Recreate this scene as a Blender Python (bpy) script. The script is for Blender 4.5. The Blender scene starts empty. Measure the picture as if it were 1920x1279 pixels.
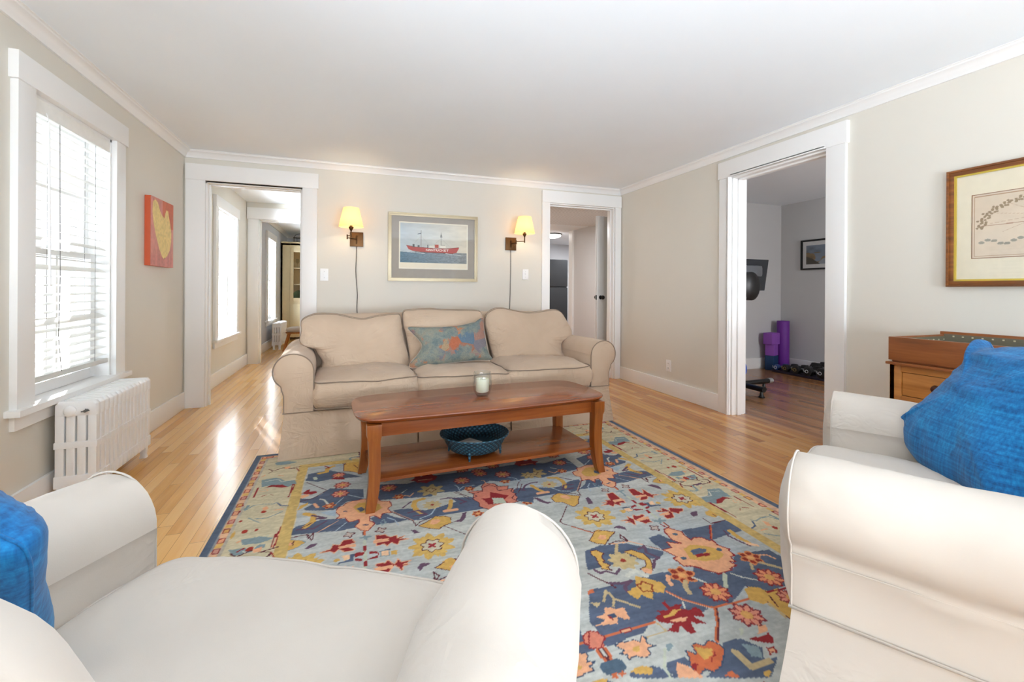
import bpy, bmesh, math, random
import numpy as np
from mathutils import Vector, Matrix, noise
PI = math.pi
random.seed(7)
scene = bpy.context.scene
COL = scene.collection

# ------------------------------------------------------------------ camera
YAW, PITCH, ROLL = math.radians(19.505), math.radians(-0.0606), math.radians(0.355)
FPX, SHIFT_PX = 844.61, 93.56
Fv = Vector((math.sin(YAW)*math.cos(PITCH), math.cos(YAW)*math.cos(PITCH), math.sin(PITCH)))
Rv = Vector((math.cos(YAW), -math.sin(YAW), 0))
Uv = Rv.cross(Fv)
R2 = Rv*math.cos(ROLL) + Uv*math.sin(ROLL)
U2 = -Rv*math.sin(ROLL) + Uv*math.cos(ROLL)
camd = bpy.data.cameras.new('camera')
cam = bpy.data.objects.new('camera', camd)
COL.objects.link(cam)
M = Matrix((R2, U2, -Fv)).transposed().to_4x4()
M.translation = Vector((0, 0, 1.05))
cam.matrix_world = M
camd.sensor_width = 36
camd.sensor_fit = 'HORIZONTAL'
camd.lens = FPX*36/1920
camd.shift_y = -SHIFT_PX/1920
camd.clip_start = 0.02
scene.camera = cam

# ------------------------------------------------------------------ world, sun, daylight, exposure
scene.view_settings.view_transform = 'Standard'
scene.view_settings.look = 'None'
scene.view_settings.gamma = 1
scene.view_settings.use_curve_mapping = False
scene.view_settings.exposure = 0.95
scene.cycles.max_bounces = 14
scene.cycles.diffuse_bounces = 7
scene.cycles.transparent_max_bounces = 16
scene.cycles.sample_clamp_indirect = 8
scene.cycles.use_denoising = True
scene.cycles.caustics_reflective = False
scene.cycles.caustics_refractive = False
w = bpy.data.worlds.new('sky')
scene.world = w
w.use_nodes = True
bgn = w.node_tree.nodes['Background']
bgn.inputs[0].default_value = (0.93, 0.965, 1.0, 1)
bgn.inputs[1].default_value = 0.65

def lamp_area(name, loc, aim, sx, sy, power, color=(0.79, 0.893, 1.0)):
    l = bpy.data.lights.new(name, 'AREA')
    l.shape = 'RECTANGLE'; l.size = sx; l.size_y = sy; l.energy = power; l.color = color
    o = bpy.data.objects.new(name, l); COL.objects.link(o)
    o.location = loc
    o.rotation_euler = Vector(aim).to_track_quat('-Z', 'Y').to_euler()
    return o
# area lamps standing in for window daylight; near-left and gym sources are added fill
lamp_area('daylight_window_left', (-2.45, 2.25, 1.25), (1, 0.75, 0.12), 1.2, 1.5, 16)
lamp_area('fill_window_left_near', (-2.0, 0.28, 0.55), (0.8, 0, 1), 1.2, 1.0, 150)
lamp_area('daylight_front_west', (0.1, -2.4, 0.75), (0, 1, 0.62), 1.4, 1.1, 172)
lamp_area('daylight_front_east', (1.9, -2.4, 0.75), (0, 1, 0.62), 1.4, 1.1, 172)
lamp_area('daylight_hall_window', (-2.5, 5.1, 1.3), (1, 0.8, 0.05), 1.2, 1.5, 420)
lamp_area('daylight_far_window', (-2.5, 8.1, 1.3), (1, 0.9, 0.05), 1.2, 1.5, 260)
lamp_area('fill_gym', (4.5, -0.35, 1.4), (0, 1, 0.1), 0.9, 1.2, 44, (0.95, 0.97, 1.0))
sun = bpy.data.lights.new('sun', 'SUN'); sun.energy = 3.0; sun.angle = 0.009; sun.color = (1, 0.96, 0.9)
so = bpy.data.objects.new('sun', sun); COL.objects.link(so)
so.rotation_euler = Vector((1.05, -2.8, -0.83)).to_track_quat('-Z', 'Y').to_euler()

# ------------------------------------------------------------------ helpers
def L(c):
    if isinstance(c, str):
        c = c.lstrip('#'); c = [int(c[i:i+2], 16)/255 for i in (0, 2, 4)]
    return tuple(x/12.92 if x <= 0.04045 else ((x+0.055)/1.055)**2.4 for x in c)

class NT:
    def __init__(s, name):
        s.m = bpy.data.materials.new(name); s.m.use_nodes = True
        s.t = s.m.node_tree; s.b = s.t.nodes['Principled BSDF']; s.o = s.t.nodes['Material Output']
    def n(s, typ, **k):
        x = s.t.nodes.new(typ)
        for a, v in k.items(): setattr(x, a, v)
        return x
    def l(s, a, b): s.t.links.new(a, b)
    def math(s, op, a, b=None, c=None):
        x = s.n('ShaderNodeMath', operation=op)
        for i, v in enumerate((a, b, c)):
            if v is None: continue
            if isinstance(v, (int, float)): x.inputs[i].default_value = v
            else: s.l(v, x.inputs[i])
        return x.outputs[0]
    def ramp(s, fac, stops):
        r = s.n('ShaderNodeValToRGB'); e = r.color_ramp.elements
        while len(e) < len(stops): e.new(0.5)
        for i, (p, c) in enumerate(stops):
            e[i].position = p; e[i].color = (*L(c), 1)
        s.l(fac, r.inputs[0]); return r.outputs[0]
    def noise(s, vec, scale, detail=3, rough=0.5):
        x = s.n('ShaderNodeTexNoise'); x.inputs['Scale'].default_value = scale
        x.inputs['Detail'].default_value = detail; x.inputs['Roughness'].default_value = rough
        if vec is not None: s.l(vec, x.inputs['Vector'])
        return x.outputs[0]
    def map(s, vec, scale=(1, 1, 1), rot=(0, 0, 0)):
        x = s.n('ShaderNodeMapping'); x.inputs['Scale'].default_value = scale; x.inputs['Rotation'].default_value = rot
        s.l(vec, x.inputs['Vector']); return x.outputs[0]
    def coord(s): return s.n('ShaderNodeTexCoord').outputs['Object']
    def pos(s): return s.n('ShaderNodeNewGeometry').outputs['Position']
    def bump(s, h, strength=0.3, dist=0.002):
        x = s.n('ShaderNodeBump'); x.inputs['Strength'].default_value = strength; x.inputs['Distance'].default_value = dist
        s.l(h, x.inputs['Height']); s.l(x.outputs[0], s.b.inputs['Normal'])
    def set(s, **k):
        for a, v in k.items():
            a = a.replace('_', ' '); s.b.inputs[a].default_value = (*L(v), 1) if isinstance(v, str) else v
        return s.m

def paint(name, c, rough=0.5, var=0.02):
    t = NT(name); t.set(Roughness=rough)
    cc = L(c)
    n = t.noise(t.pos(), 2.2, 2)
    mx = t.n('ShaderNodeMix', data_type='RGBA'); t.l(n, mx.inputs[0])
    mx.inputs[6].default_value = (*[x*(1-var) for x in cc], 1); mx.inputs[7].default_value = (*[min(1, x*(1+var)) for x in cc], 1)
    t.l(mx.outputs[2], t.b.inputs['Base Color'])
    t.bump(t.noise(t.pos(), 160, 2), 0.04, 0.001)
    return t.m

def plain(name, c, rough=0.5, metal=0.0, **k):
    t = NT(name)
    n = t.noise(t.coord(), 25, 2); cc = L(c)
    mx = t.n('ShaderNodeMix', data_type='RGBA'); t.l(n, mx.inputs[0])
    mx.inputs[6].default_value = (*[x*0.94 for x in cc], 1); mx.inputs[7].default_value = (*[min(1, x*1.06) for x in cc], 1)
    t.l(mx.outputs[2], t.b.inputs['Base Color'])
    return t.set(Roughness=rough, Metallic=metal, **k)

def wood(name, stops, axis=0, scale=1.0, rough=0.3, coat=0.0):
    t = NT(name); s = [26*scale]*3; s[axis] = 1.6*scale
    v = t.map(t.coord(), tuple(s))
    a = t.noise(v, 1.0, 5, 0.6); b = t.noise(v, 4.5, 3, 0.7)
    t.l(t.ramp(t.math('ADD', t.math('MULTIPLY', a, 0.75), t.math('MULTIPLY', b, 0.25)), stops), t.b.inputs['Base Color'])
    t.bump(b, 0.06, 0.0006)
    return t.set(Roughness=rough, **{'Coat Weight': coat, 'Coat Roughness': 0.08})

def fabric(name, c, c2=None, rough=0.9, weave=900, bump=0.15, var=0.05, crease=0.0):
    t = NT(name); v = t.coord(); c1 = L(c)
    cA = L(c2) if c2 else tuple(x*(1-var) for x in c1)
    big = t.noise(v, 3.5, 3)
    mx = t.n('ShaderNodeMix', data_type='RGBA'); t.l(t.ramp(big, [(0.3, '#000000'), (0.7, '#ffffff')]), mx.inputs[0])
    mx.inputs[6].default_value = (*cA, 1); mx.inputs[7].default_value = (*c1, 1)
    t.l(mx.outputs[2], t.b.inputs['Base Color'])
    t.bump(t.noise(t.map(v, (1, 1, 0.35)), weave, 1), bump, 0.0006)
    if crease:                                            # soft creases of a loose slipcover
        def ridge(sc, rot):
            x = t.n('ShaderNodeTexNoise'); x.inputs['Scale'].default_value = 1.0; x.inputs['Detail'].default_value = 3; x.inputs['Distortion'].default_value = 1.1
            t.l(t.map(v, sc, rot), x.inputs['Vector']); return t.math('SUBTRACT', 1.0, t.math('MINIMUM', t.math('MULTIPLY', t.math('ABSOLUTE', t.math('SUBTRACT', x.outputs[0], 0.5)), 9.0), 1.0))
        r = t.math('MAXIMUM', ridge((3.0, 6.0, 9.0), (0.3, 0.7, 0.4)), t.math('MULTIPLY', ridge((8.0, 5.0, 3.5), (0.6, -0.5, 1.2)), 0.7))
        m = t.ramp(t.noise(v, 2.6, 1), [(0.42, '#000000'), (0.62, '#ffffff')])
        b0 = t.b.inputs['Normal'].links[0].from_node; b1 = t.n('ShaderNodeBump'); b1.inputs['Strength'].default_value = crease; b1.inputs['Distance'].default_value = 0.012
        t.l(t.math('MULTIPLY', r, m), b1.inputs['Height']); t.l(b0.outputs[0], b1.inputs['Normal']); t.l(b1.outputs[0], t.b.inputs['Normal'])
    return t.set(Roughness=rough, **{'Sheen Weight': 0.15, 'Sheen Roughness': 0.6})

def vcol(name, rough=0.8, wool=0.0, coat=0.0):
    t = NT(name); a = t.n('ShaderNodeVertexColor'); a.layer_name = 'Col'
    if wool:
        v = t.coord(); n = t.noise(v, 420, 2, 0.8); m = t.noise(t.map(v, (3, 22, 3)), 3.0, 3)
        k = t.math('ADD', t.math('MULTIPLY', n, wool), t.math('MULTIPLY', m, wool*0.5))
        k = t.math('ADD', k, 1-wool*0.75)
        mx = t.n('ShaderNodeVectorMath', operation='SCALE'); t.l(a.outputs[0], mx.inputs[0]); t.l(k, mx.inputs['Scale'])
        t.l(mx.outputs[0], t.b.inputs['Base Color']); t.bump(n, 0.5, 0.002)
    else: t.l(a.outputs[0], t.b.inputs['Base Color'])
    return t.set(Roughness=rough, **{'Coat Weight': coat, 'Coat Roughness': 0.02})

def glassy(name, tint=(1, 1, 1), refl=1.0):
    t = NT(name); t.t.nodes.remove(t.b)
    tr = t.n('ShaderNodeBsdfTransparent'); tr.inputs[0].default_value = (*tint, 1)
    gl = t.n('ShaderNodeBsdfGlossy'); gl.inputs['Roughness'].default_value = 0.02
    fr = t.n('ShaderNodeFresnel'); fr.inputs[0].default_value = 1.45
    mx = t.n('ShaderNodeMixShader'); t.l(t.math('MULTIPLY', t.math('MULTIPLY', fr.outputs[0], refl), t.math('SUBTRACT', 1.0, t.n('ShaderNodeNewGeometry').outputs['Backfacing'])), mx.inputs[0])
    t.l(tr.outputs[0], mx.inputs[1]); t.l(gl.outputs[0], mx.inputs[2]); t.l(mx.outputs[0], t.o.inputs[0])
    return t.m

def emit(name, c, k):
    t = NT(name); t.set(Base_Color=c, Roughness=0.8); t.b.inputs['Emission Color'].default_value = (*L(c), 1)
    t.b.inputs['Emission Strength'].default_value = k; return t.m

def smooth(me, ang=35):
    me.polygons.foreach_set('use_smooth', [True]*len(me.polygons))
    try: me.set_sharp_from_angle(angle=math.radians(ang))
    except Exception: pass

class MB:
    def __init__(s): s.v = []; s.f = []
    def add(s, vs, fs):
        o = len(s.v); s.v += [tuple(x) for x in vs]; s.f += [tuple(o+i for i in f) for f in fs]; return s
    def box(s, x0, x1, y0, y1, z0, z1):
        return s.add([(x0,y0,z0),(x1,y0,z0),(x1,y1,z0),(x0,y1,z0),(x0,y0,z1),(x1,y0,z1),(x1,y1,z1),(x0,y1,z1)],
                     [(3,2,1,0),(4,5,6,7),(0,1,5,4),(1,2,6,5),(2,3,7,6),(3,0,4,7)])
    def tube(s, pts, r, n=8, closed=False, cap=True):
        pts = [Vector(p) for p in pts]; N = len(pts); base = len(s.v); prev = None
        rr = r if isinstance(r, (list, tuple)) else [r]*N
        for i, p in enumerate(pts):
            a = pts[(i-1) % N] if (closed or i) else p
            b = pts[(i+1) % N] if (closed or i < N-1) else p
            t = (b-a).normalized() if (b-a).length > 1e-9 else Vector((0, 0, 1))
            if prev is None: u = t.orthogonal().normalized()
            else:
                u = prev - t*prev.dot(t); u = u.normalized() if u.length > 1e-6 else t.orthogonal().normalized()
            prev = u; q = t.cross(u)
            for k in range(n):
                an = 2*PI*k/n; s.v.append(tuple(p + (u*math.cos(an)+q*math.sin(an))*rr[i]))
        for i in range(N if closed else N-1):
            j = (i+1) % N
            for k in range(n):
                k2 = (k+1) % n; s.f.append((base+i*n+k, base+i*n+k2, base+j*n+k2, base+j*n+k))
        if cap and not closed:
            s.f.append(tuple(base+k for k in range(n))[::-1]); s.f.append(tuple(base+(N-1)*n+k for k in range(n)))
        return s
    def lathe(s, prof, c=(0, 0, 0), n=32, cap0=False, cap1=False):
        b = len(s.v)
        for r, z in prof:
            for k in range(n): s.v.append((c[0]+r*math.cos(2*PI*k/n), c[1]+r*math.sin(2*PI*k/n), c[2]+z))
        for i in range(len(prof)-1):
            for k in range(n):
                k2 = (k+1) % n; s.f.append((b+i*n+k, b+i*n+k2, b+(i+1)*n+k2, b+(i+1)*n+k))
        if cap0: s.f.append(tuple(b+k for k in range(n))[::-1])
        if cap1: s.f.append(tuple(b+(len(prof)-1)*n+k for k in range(n)))
        return s
    def rings(s, rings, cap0=True, cap1=True):
        b = len(s.v); n = len(rings[0])
        for r in rings: s.v += [tuple(p) for p in r]
        for i in range(len(rings)-1):
            for k in range(n):
                k2 = (k+1) % n; s.f.append((b+i*n+k, b+i*n+k2, b+(i+1)*n+k2, b+(i+1)*n+k))
        if cap0: s.f.append(tuple(b+k for k in range(n))[::-1])
        if cap1: s.f.append(tuple(b+(len(rings)-1)*n+k for k in range(n)))
        return s
    def xf(s, M):
        s.v = [tuple(M @ Vector(p)) for p in s.v]; return s
    def build(s, name, mat, parent=None, bevel=0.0, ang=35, sub=0, loc=None):
        me = bpy.data.meshes.new(name); me.from_pydata(s.v, [], s.f)
        bm = bmesh.new(); bm.from_mesh(me)
        bmesh.ops.recalc_face_normals(bm, faces=bm.faces)
        if bevel:
            ed = [e for e in bm.edges if len(e.link_faces) == 2 and e.calc_face_angle(0) > 0.6]
            bmesh.ops.bevel(bm, geom=ed, offset=bevel, segments=2, affect='EDGES', profile=0.7)
        bm.to_mesh(me); bm.free(); smooth(me, ang)
        o = bpy.data.objects.new(name, me); COL.objects.link(o)
        for m in (mat if isinstance(mat, list) else [mat]): me.materials.append(m)
        if parent: o.parent = parent
        if loc: o.location = loc
        if sub:
            d = o.modifiers.new('sub', 'SUBSURF'); d.levels = sub; d.render_levels = sub
        return o

def box(name, x0, x1, y0, y1, z0, z1, mat, parent=None, bevel=0.0):
    return MB().box(x0, x1, y0, y1, z0, z1).build(name, mat, parent, bevel)
def tag(o, label, cat, group=None):
    o['label'] = label; o['category'] = cat
    if group: o['group'] = group
    return o
def thing(name, label, cat, loc=(0, 0, 0), rz=0.0, group=None):
    o = bpy.data.objects.new(name, None); o.empty_display_size = 0.1; COL.objects.link(o)
    o.location = loc; o.rotation_euler = (0, 0, rz); return tag(o, label, cat, group)
def struct(o): o['kind'] = 'structure'; return o
def copy_tree(o, parent=None):
    c = o.copy(); COL.objects.link(c); c.parent = parent
    for ch in list(o.children): copy_tree(ch, c)
    return c
def cr(pts, n=8, closed=True):
    """Catmull-Rom resampling"""
    P = [Vector(p) for p in pts]; N = len(P); out = []
    for i in range(N if closed else N-1):
        p0 = P[(i-1) % N] if closed or i else P[i]; p1 = P[i]; p2 = P[(i+1) % N]
        p3 = P[(i+2) % N] if closed or i+2 < N else P[(i+1) % N]
        for k in range(n):
            t = k/n
            out.append(0.5*((2*p1)+(p2-p0)*t+(2*p0-5*p1+4*p2-p3)*t*t+(3*p1-p0-3*p2+p3)*t*t*t))
    if not closed: out.append(P[-1])
    return out
def rrect(x0, x1, y0, y1, r, n=6):
    o = []
    for cx, cy, a in ((x1-r, y1-r, 0), (x0+r, y1-r, 90), (x0+r, y0+r, 180), (x1-r, y0+r, 270)):
        for k in range(n+1):
            t = math.radians(a+90*k/n); o.append((cx+r*math.cos(t), cy+r*math.sin(t)))
    return o
def dense(pts, step):
    o = []; N = len(pts)
    for i in range(N):
        a = Vector(pts[i]); b = Vector(pts[(i+1) % N]); k = max(1, int((b-a).length/step))
        o += [a+(b-a)*j/k for j in range(k)]
    return o
def nz(x, y, z, s): return noise.noise(Vector((x+s*7.3, y-s*3.1, z+s*1.7)))
# ------------------------------------------------------------------ materials
M_wall = paint('wall_paint_greige', '#dad5ca', 0.6)
M_wallgym = paint('wall_paint_gym', '#c6c6c6', 0.6)
M_wallblue = paint('wall_paint_far_room', '#cdd2da', 0.6)
M_ceil = paint('ceiling_paint', '#edf3f8', 0.7)
M_trim = paint('trim_paint_white', '#ebeae8', 0.35)
M_white = paint('enamel_white', '#eeeeee', 0.3)
M_black = plain('black_plastic', '#0b0b0c', 0.4)
M_glass = glassy('window_glass')
M_picglass = glassy('picture_glass', refl=1.4)

def floor_mat():
    t = NT('oak_strip_floor')
    p = t.n('ShaderNodeSeparateXYZ'); t.l(t.pos(), p.inputs[0]); X, Y = p.outputs[0], p.outputs[1]
    W = 0.0572
    xs = t.math('DIVIDE', X, W); row = t.math('FLOOR', xs); fx = t.math('FRACT', xs)
    r1 = t.n('ShaderNodeTexWhiteNoise', noise_dimensions='1D'); t.l(row, r1.inputs['W'])
    ys = t.math('ADD', t.math('DIVIDE', Y, 1.15), t.math('MULTIPLY', r1.outputs[0], 17.0))
    seg = t.math('FLOOR', ys); fy = t.math('FRACT', ys)
    r2 = t.n('ShaderNodeTexWhiteNoise', noise_dimensions='2D')
    cb = t.n('ShaderNodeCombineXYZ'); t.l(row, cb.inputs[0]); t.l(seg, cb.inputs[1]); t.l(cb.outputs[0], r2.inputs['Vector'])
    v = t.n('ShaderNodeCombineXYZ')
    t.l(t.math('ADD', t.math('MULTIPLY', X, 42), t.math('MULTIPLY', r2.outputs[0], 60)), v.inputs[0])
    t.l(t.math('MULTIPLY', Y, 2.2), v.inputs[1])
    g = t.noise(v.outputs[0], 1.0, 5, 0.62)
    f = t.math('ADD', t.math('MULTIPLY', r2.outputs[0], 0.55), t.math('MULTIPLY', g, 0.5))
    # paler strips towards the windows, redder rightwards; gym's darker brown paints in dim light
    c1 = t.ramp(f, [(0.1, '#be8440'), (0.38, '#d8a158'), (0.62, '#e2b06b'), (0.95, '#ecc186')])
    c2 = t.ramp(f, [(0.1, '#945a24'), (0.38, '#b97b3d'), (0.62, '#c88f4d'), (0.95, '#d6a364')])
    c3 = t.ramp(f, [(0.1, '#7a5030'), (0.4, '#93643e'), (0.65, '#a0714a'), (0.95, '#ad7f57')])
    def mix(a, b, fac):
        m = t.n('ShaderNodeMix', data_type='RGBA'); t.l(fac, m.inputs[0]); t.l(a, m.inputs[6]); t.l(b, m.inputs[7]); return m.outputs[2]
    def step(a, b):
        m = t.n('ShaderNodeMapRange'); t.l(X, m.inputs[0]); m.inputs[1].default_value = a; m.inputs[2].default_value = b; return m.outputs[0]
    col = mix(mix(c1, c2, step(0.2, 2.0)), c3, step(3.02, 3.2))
    gap = t.math('MAXIMUM', t.math('LESS_THAN', fx, 0.028), t.math('LESS_THAN', fy, 0.0022))
    dk = t.n('ShaderNodeMix', data_type='RGBA'); t.l(t.math('MULTIPLY', gap, 0.75), dk.inputs[0]); t.l(col, dk.inputs[6]); dk.inputs[7].default_value = (*L('#4a2f18'), 1)
    t.l(dk.outputs[2], t.b.inputs['Base Color'])
    t.bump(t.math('SUBTRACT', t.math('MULTIPLY', g, 0.15), gap), 0.25, 0.001)
    return t.set(Roughness=0.27, **{'Coat Weight': 0.25, 'Coat Roughness': 0.12})
M_floor = floor_mat()

# ------------------------------------------------------------------ room shell
XL, XR, YB, HC = -1.395, 3.05, 4.69, 2.267
YF = -1.7
GX = 5.68
def wall_x(name, x0, x1, y0, y1, z1, holes, mat):      # wall normal to x, holes (ya, yb, za, zb)
    b = MB(); y = y0
    for ya, yb, za, zb in sorted(holes):
        if ya > y: b.box(x0, x1, y, ya, 0, z1)
        if za > 0: b.box(x0, x1, ya, yb, 0, za)
        if zb < z1: b.box(x0, x1, ya, yb, zb, z1)
        y = yb
    if y < y1: b.box(x0, x1, y, y1, 0, z1)
    return struct(b.build(name, mat))
def wall_y(name, y0, y1, x0, x1, z1, holes, mat):
    b = MB(); x = x0
    for xa, xb, za, zb in sorted(holes):
        if xa > x: b.box(x, xa, y0, y1, 0, z1)
        if za > 0: b.box(xa, xb, y0, y1, 0, za)
        if zb < z1: b.box(xa, xb, y0, y1, zb, z1)
        x = xb
    if x < x1: b.box(x, x1, y0, y1, 0, z1)
    return struct(b.build(name, mat))
struct(box('floor', XL-0.16, GX+0.2, YF-0.15, 11.6, -0.12, 0.0, M_floor))
b = MB().box(XL-0.16, GX+0.2, YF-0.15, 4.76, HC, HC+0.1); b.box(XL-0.16, 1.9, 4.76, 11.6, HC, HC+0.1)
struct(b.build('ceiling', M_ceil))
WZ0, WZ1 = 0.515, 1.955
WL = (2.672, 3.42, WZ0, WZ1)
WN = (-0.1, 0.66, WZ0, WZ1)  # unseen window added to bring light into the room
WH = (5.66, 6.48, 0.5, 1.93)
WF = (8.72, 9.5, 0.5, 1.93)
wall_x('wall_left', XL-0.16, XL, YF, 4.83, HC, [WL, WN], M_wall)
wall_x('wall_left_hall', XL-0.16, XL, 4.83, 7.16, HC, [WH], M_wall)
wall_x('wall_left_far', XL-0.16, XL, 7.16, 11.4, HC, [WF], M_wallblue)
DL = (-1.233, -0.45, 0, 1.99)
DR = (2.105, 2.96, 0, 2.05)
DG = (2.175, 3.0, 0, 2.03)
wall_y('wall_back', YB, YB+0.14, XL, XR, HC, [DL, DR], M_wall)
wall_x('wall_right', XR, XR+0.14, YF, YB+0.14, HC, [DG], M_wall)
WA = (-0.45, 0.6, 0.6, 1.95); WB = (1.35, 2.4, 0.6, 1.95)
wall_y('wall_front', YF-0.14, YF, XL, XR, HC, [WA, WB], M_wall)
# gym room
wall_y('wall_gym_back', 4.71, 4.83, XR+0.14, GX, HC, [], M_wallgym)
wall_x('wall_gym_right', GX, GX+0.12, -0.2, 4.83, HC, [], M_wallgym)
wall_y('wall_gym_front', -0.22, -0.1, XR+0.14, GX, HC, [(3.9, 4.8, 0.7, 1.9)], M_wallgym)  # unseen opening added for the gym fill lamp
struct(box('trim_1', XR+0.14, XR+0.15, 3.12, 4.71, 0, HC, M_wallgym))
# hall and far room behind the left doorway
wall_y('wall_hall_back', 7.16, 7.30, XL, 1.9, HC, [(-1.245, -0.3, 0, 2.03)], M_wall)
wall_x('wall_hall_right', 1.80, 1.90, 4.83, 11.4, HC, [], M_wall)
wall_y('wall_far_back', 11.3, 11.42, XL, 1.9, HC, [], M_wallblue)
# back hall and kitchen behind the right doorway
M_hall = paint('wall_paint_back_hall', '#c9c7c6', 0.55)
wall_x('wall_back_hall_right', 3.75, 3.85, 4.83, 7.38, 2.24, [], M_hall)
wall_y('wall_kitchen_near', 7.38, 7.46, 3.75, 5.6, 2.24, [], M_hall)
wall_y('wall_kitchen_back', 9.6, 9.7, 1.9, 5.6, 2.24, [], paint('wall_paint_kitchen', '#b9babd', 0.6))
wall_x('wall_kitchen_right', 5.5, 5.6, 7.46, 9.6, 2.24, [], M_hall)
struct(box('ceiling_kitchen', 1.9, 5.6, 6.60, 9.7, 2.14, 2.24, M_ceil))
def bead_mat():
    t = NT('beadboard_ceiling'); p = t.n('ShaderNodeSeparateXYZ'); t.l(t.pos(), p.inputs[0])
    f = t.math('FRACT', t.math('DIVIDE', t.math('ADD', p.outputs[0], t.math('MULTIPLY', p.outputs[1], 0.0)), 0.045))
    g = t.math('LESS_THAN', f, 0.16)
    t.l(t.ramp(g, [(0.0, '#dddbd9'), (1.0, '#9a9795')]), t.b.inputs['Base Color']); t.bump(g, 0.5, 0.003)
    return t.set(Roughness=0.5)
struct(box('ceiling_back_hall', 1.9, 3.75, 4.83, 6.60, 2.12, 2.22, bead_mat()))
struct(box('trim_2', 3.715, 3.75, 7.26, 7.40, 0, 2.14, M_trim))

# crown moulding: cove profile swept along a wall line
def crown(name, a, b, nrm, z=HC):
    prof = [(0, -0.062), (0.012, -0.062), (0.014, -0.050), (0.020, -0.044), (0.026, -0.030), (0.040, -0.018), (0.052, -0.014), (0.054, -0.006), (0.062, -0.004), (0.062, 0)]
    n = Vector(nrm); A = Vector(a); B = Vector(b)
    r = [[P + n*u + Vector((0, 0, z+h)) for u, h in prof] + [P + Vector((0, 0, z))] for P in (A, B)]
    return struct(MB().rings(r).build(name, M_trim, ang=50))
crown('trim_3', (XL, YF, 0), (XL, YB, 0), (1, 0, 0)); crown('trim_4', (XR, YB, 0), (XR, YF, 0), (-1, 0, 0))
crown('trim_5', (XL, YB, 0), (XR, YB, 0), (0, -1, 0)); crown('trim_6', (XL, 7.3, 0), (XL, 11.3, 0), (1, 0, 0))
crown('trim_7', (XL, 11.3, 0), (1.8, 11.3, 0), (0, -1, 0))
def base(name, x0, x1, y0, y1):
    b = MB().box(x0, x1, y0, y1, 0, 0.148)
    return struct(b.build(name, M_trim, bevel=0.006))
base('baseboard_left', XL, XL+0.018, YF, YB)
base('baseboard_right', XR-0.018, XR, 3.12, YB); base('baseboard_right_near', XR-0.018, XR, YF, 2.045)
base('baseboard_back', -0.322, 2.0, YB-0.018, YB)
base('baseboard_hall_left', XL, XL+0.018, 4.83, 7.16); base('baseboard_far_left', XL, XL+0.018, 7.3, 10.28)
base('baseboard_far_back', -0.3, 1.8, 11.282, 11.3)
base('baseboard_gym_back', XR+0.15, GX, 4.692, 4.71); base('baseboard_gym_right', GX-0.018, GX, 0, 4.69)

# door casings (frame boards + stops)
def casing_y(name, y, sgn, x0, x1, zt, wl, wr, head=0.145, jamb=0.14, over=0.012):
    t = 0.024; f = sorted((y, y+sgn*t)); b = MB()
    b.box(x0-wl, x0, *f, 0, zt); b.box(x1, x1+wr, *f, 0, zt)
    fh = sorted((y, y+sgn*(t+0.008)))
    b.box(x0-wl-(over if wl > 0.1 and name != 'door_1' else 0), x1+wr+(over if wr > 0.1 else 0), *fh, zt, zt+head)
    j = sorted((y, y-sgn*jamb))
    b.box(x0-0.004, x0+0.012, *j, 0, zt); b.box(x1-0.012, x1+0.004, *j, 0, zt); b.box(x0, x1, *j, zt-0.012, zt+0.004)
    m = (j[0]+j[1])/2
    b.box(x0+0.012, x0+0.024, m-0.02, m+0.02, 0, zt-0.012); b.box(x1-0.024, x1-0.012, m-0.02, m+0.02, 0, zt-0.012); b.box(x0+0.012, x1-0.012, m-0.02, m+0.02, zt-0.026, zt-0.012)
    return struct(b.build(name, M_trim, bevel=0.0025))
casing_y('door_1', YB, -1, DL[0], DL[1], DL[3]+0.02, 0.148, 0.128, head=0.14)
casing_y('door_2', YB, -1, DR[0], DR[1], DR[3], 0.095, 0.08, head=0.135)
casing_y('door_3', 7.16, -1, -1.245, -0.3, 2.03, 0.13, 0.13, head=0.16)
b = MB()
for xs in ((XR-0.024, XR), (XR+0.14, XR+0.164)):
    b.box(*xs, DG[0]-0.128, DG[0], 0, DG[3]); b.box(*xs, DG[1], DG[1]+0.118, 0, DG[3])
    b.box(xs[0]-0.006, xs[1]+0.002, DG[0]-0.14, DG[1]+0.128, DG[3], DG[3]+0.145)
for k in range(3):                                       # stepped mouldings on the inner edges
    s = 0.006*(3-k); o = 0.010*k
    b.box(XR-0.024-s+0.006, XR-0.02, DG[1]+0.006+o, DG[1]+0.016+o, 0, DG[3]); b.box(XR-0.024-s+0.006, XR-0.02, DG[0]+0.006, DG[1]-0.006, DG[3]+o, DG[3]+0.01+o)
b.box(XR, XR+0.14, DG[1]-0.012, DG[1]+0.004, 0, DG[3]); b.box(XR, XR+0.14, DG[0]-0.004, DG[0]+0.012, 0, DG[3]); b.box(XR, XR+0.14, DG[0], DG[1], DG[3]-0.012, DG[3]+0.004)
b.box(XR+0.05, XR+0.09, DG[1]-0.026, DG[1]-0.012, 0, DG[3]-0.012); b.box(XR+0.05, XR+0.09, DG[0]+0.012, DG[0]+0.026, 0, DG[3]-0.012); b.box(XR+0.05, XR+0.09, DG[0]+0.012, DG[1]-0.012, DG[3]-0.026, DG[3]-0.012)
struct(b.build('door_4', M_trim, bevel=0.002))

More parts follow.
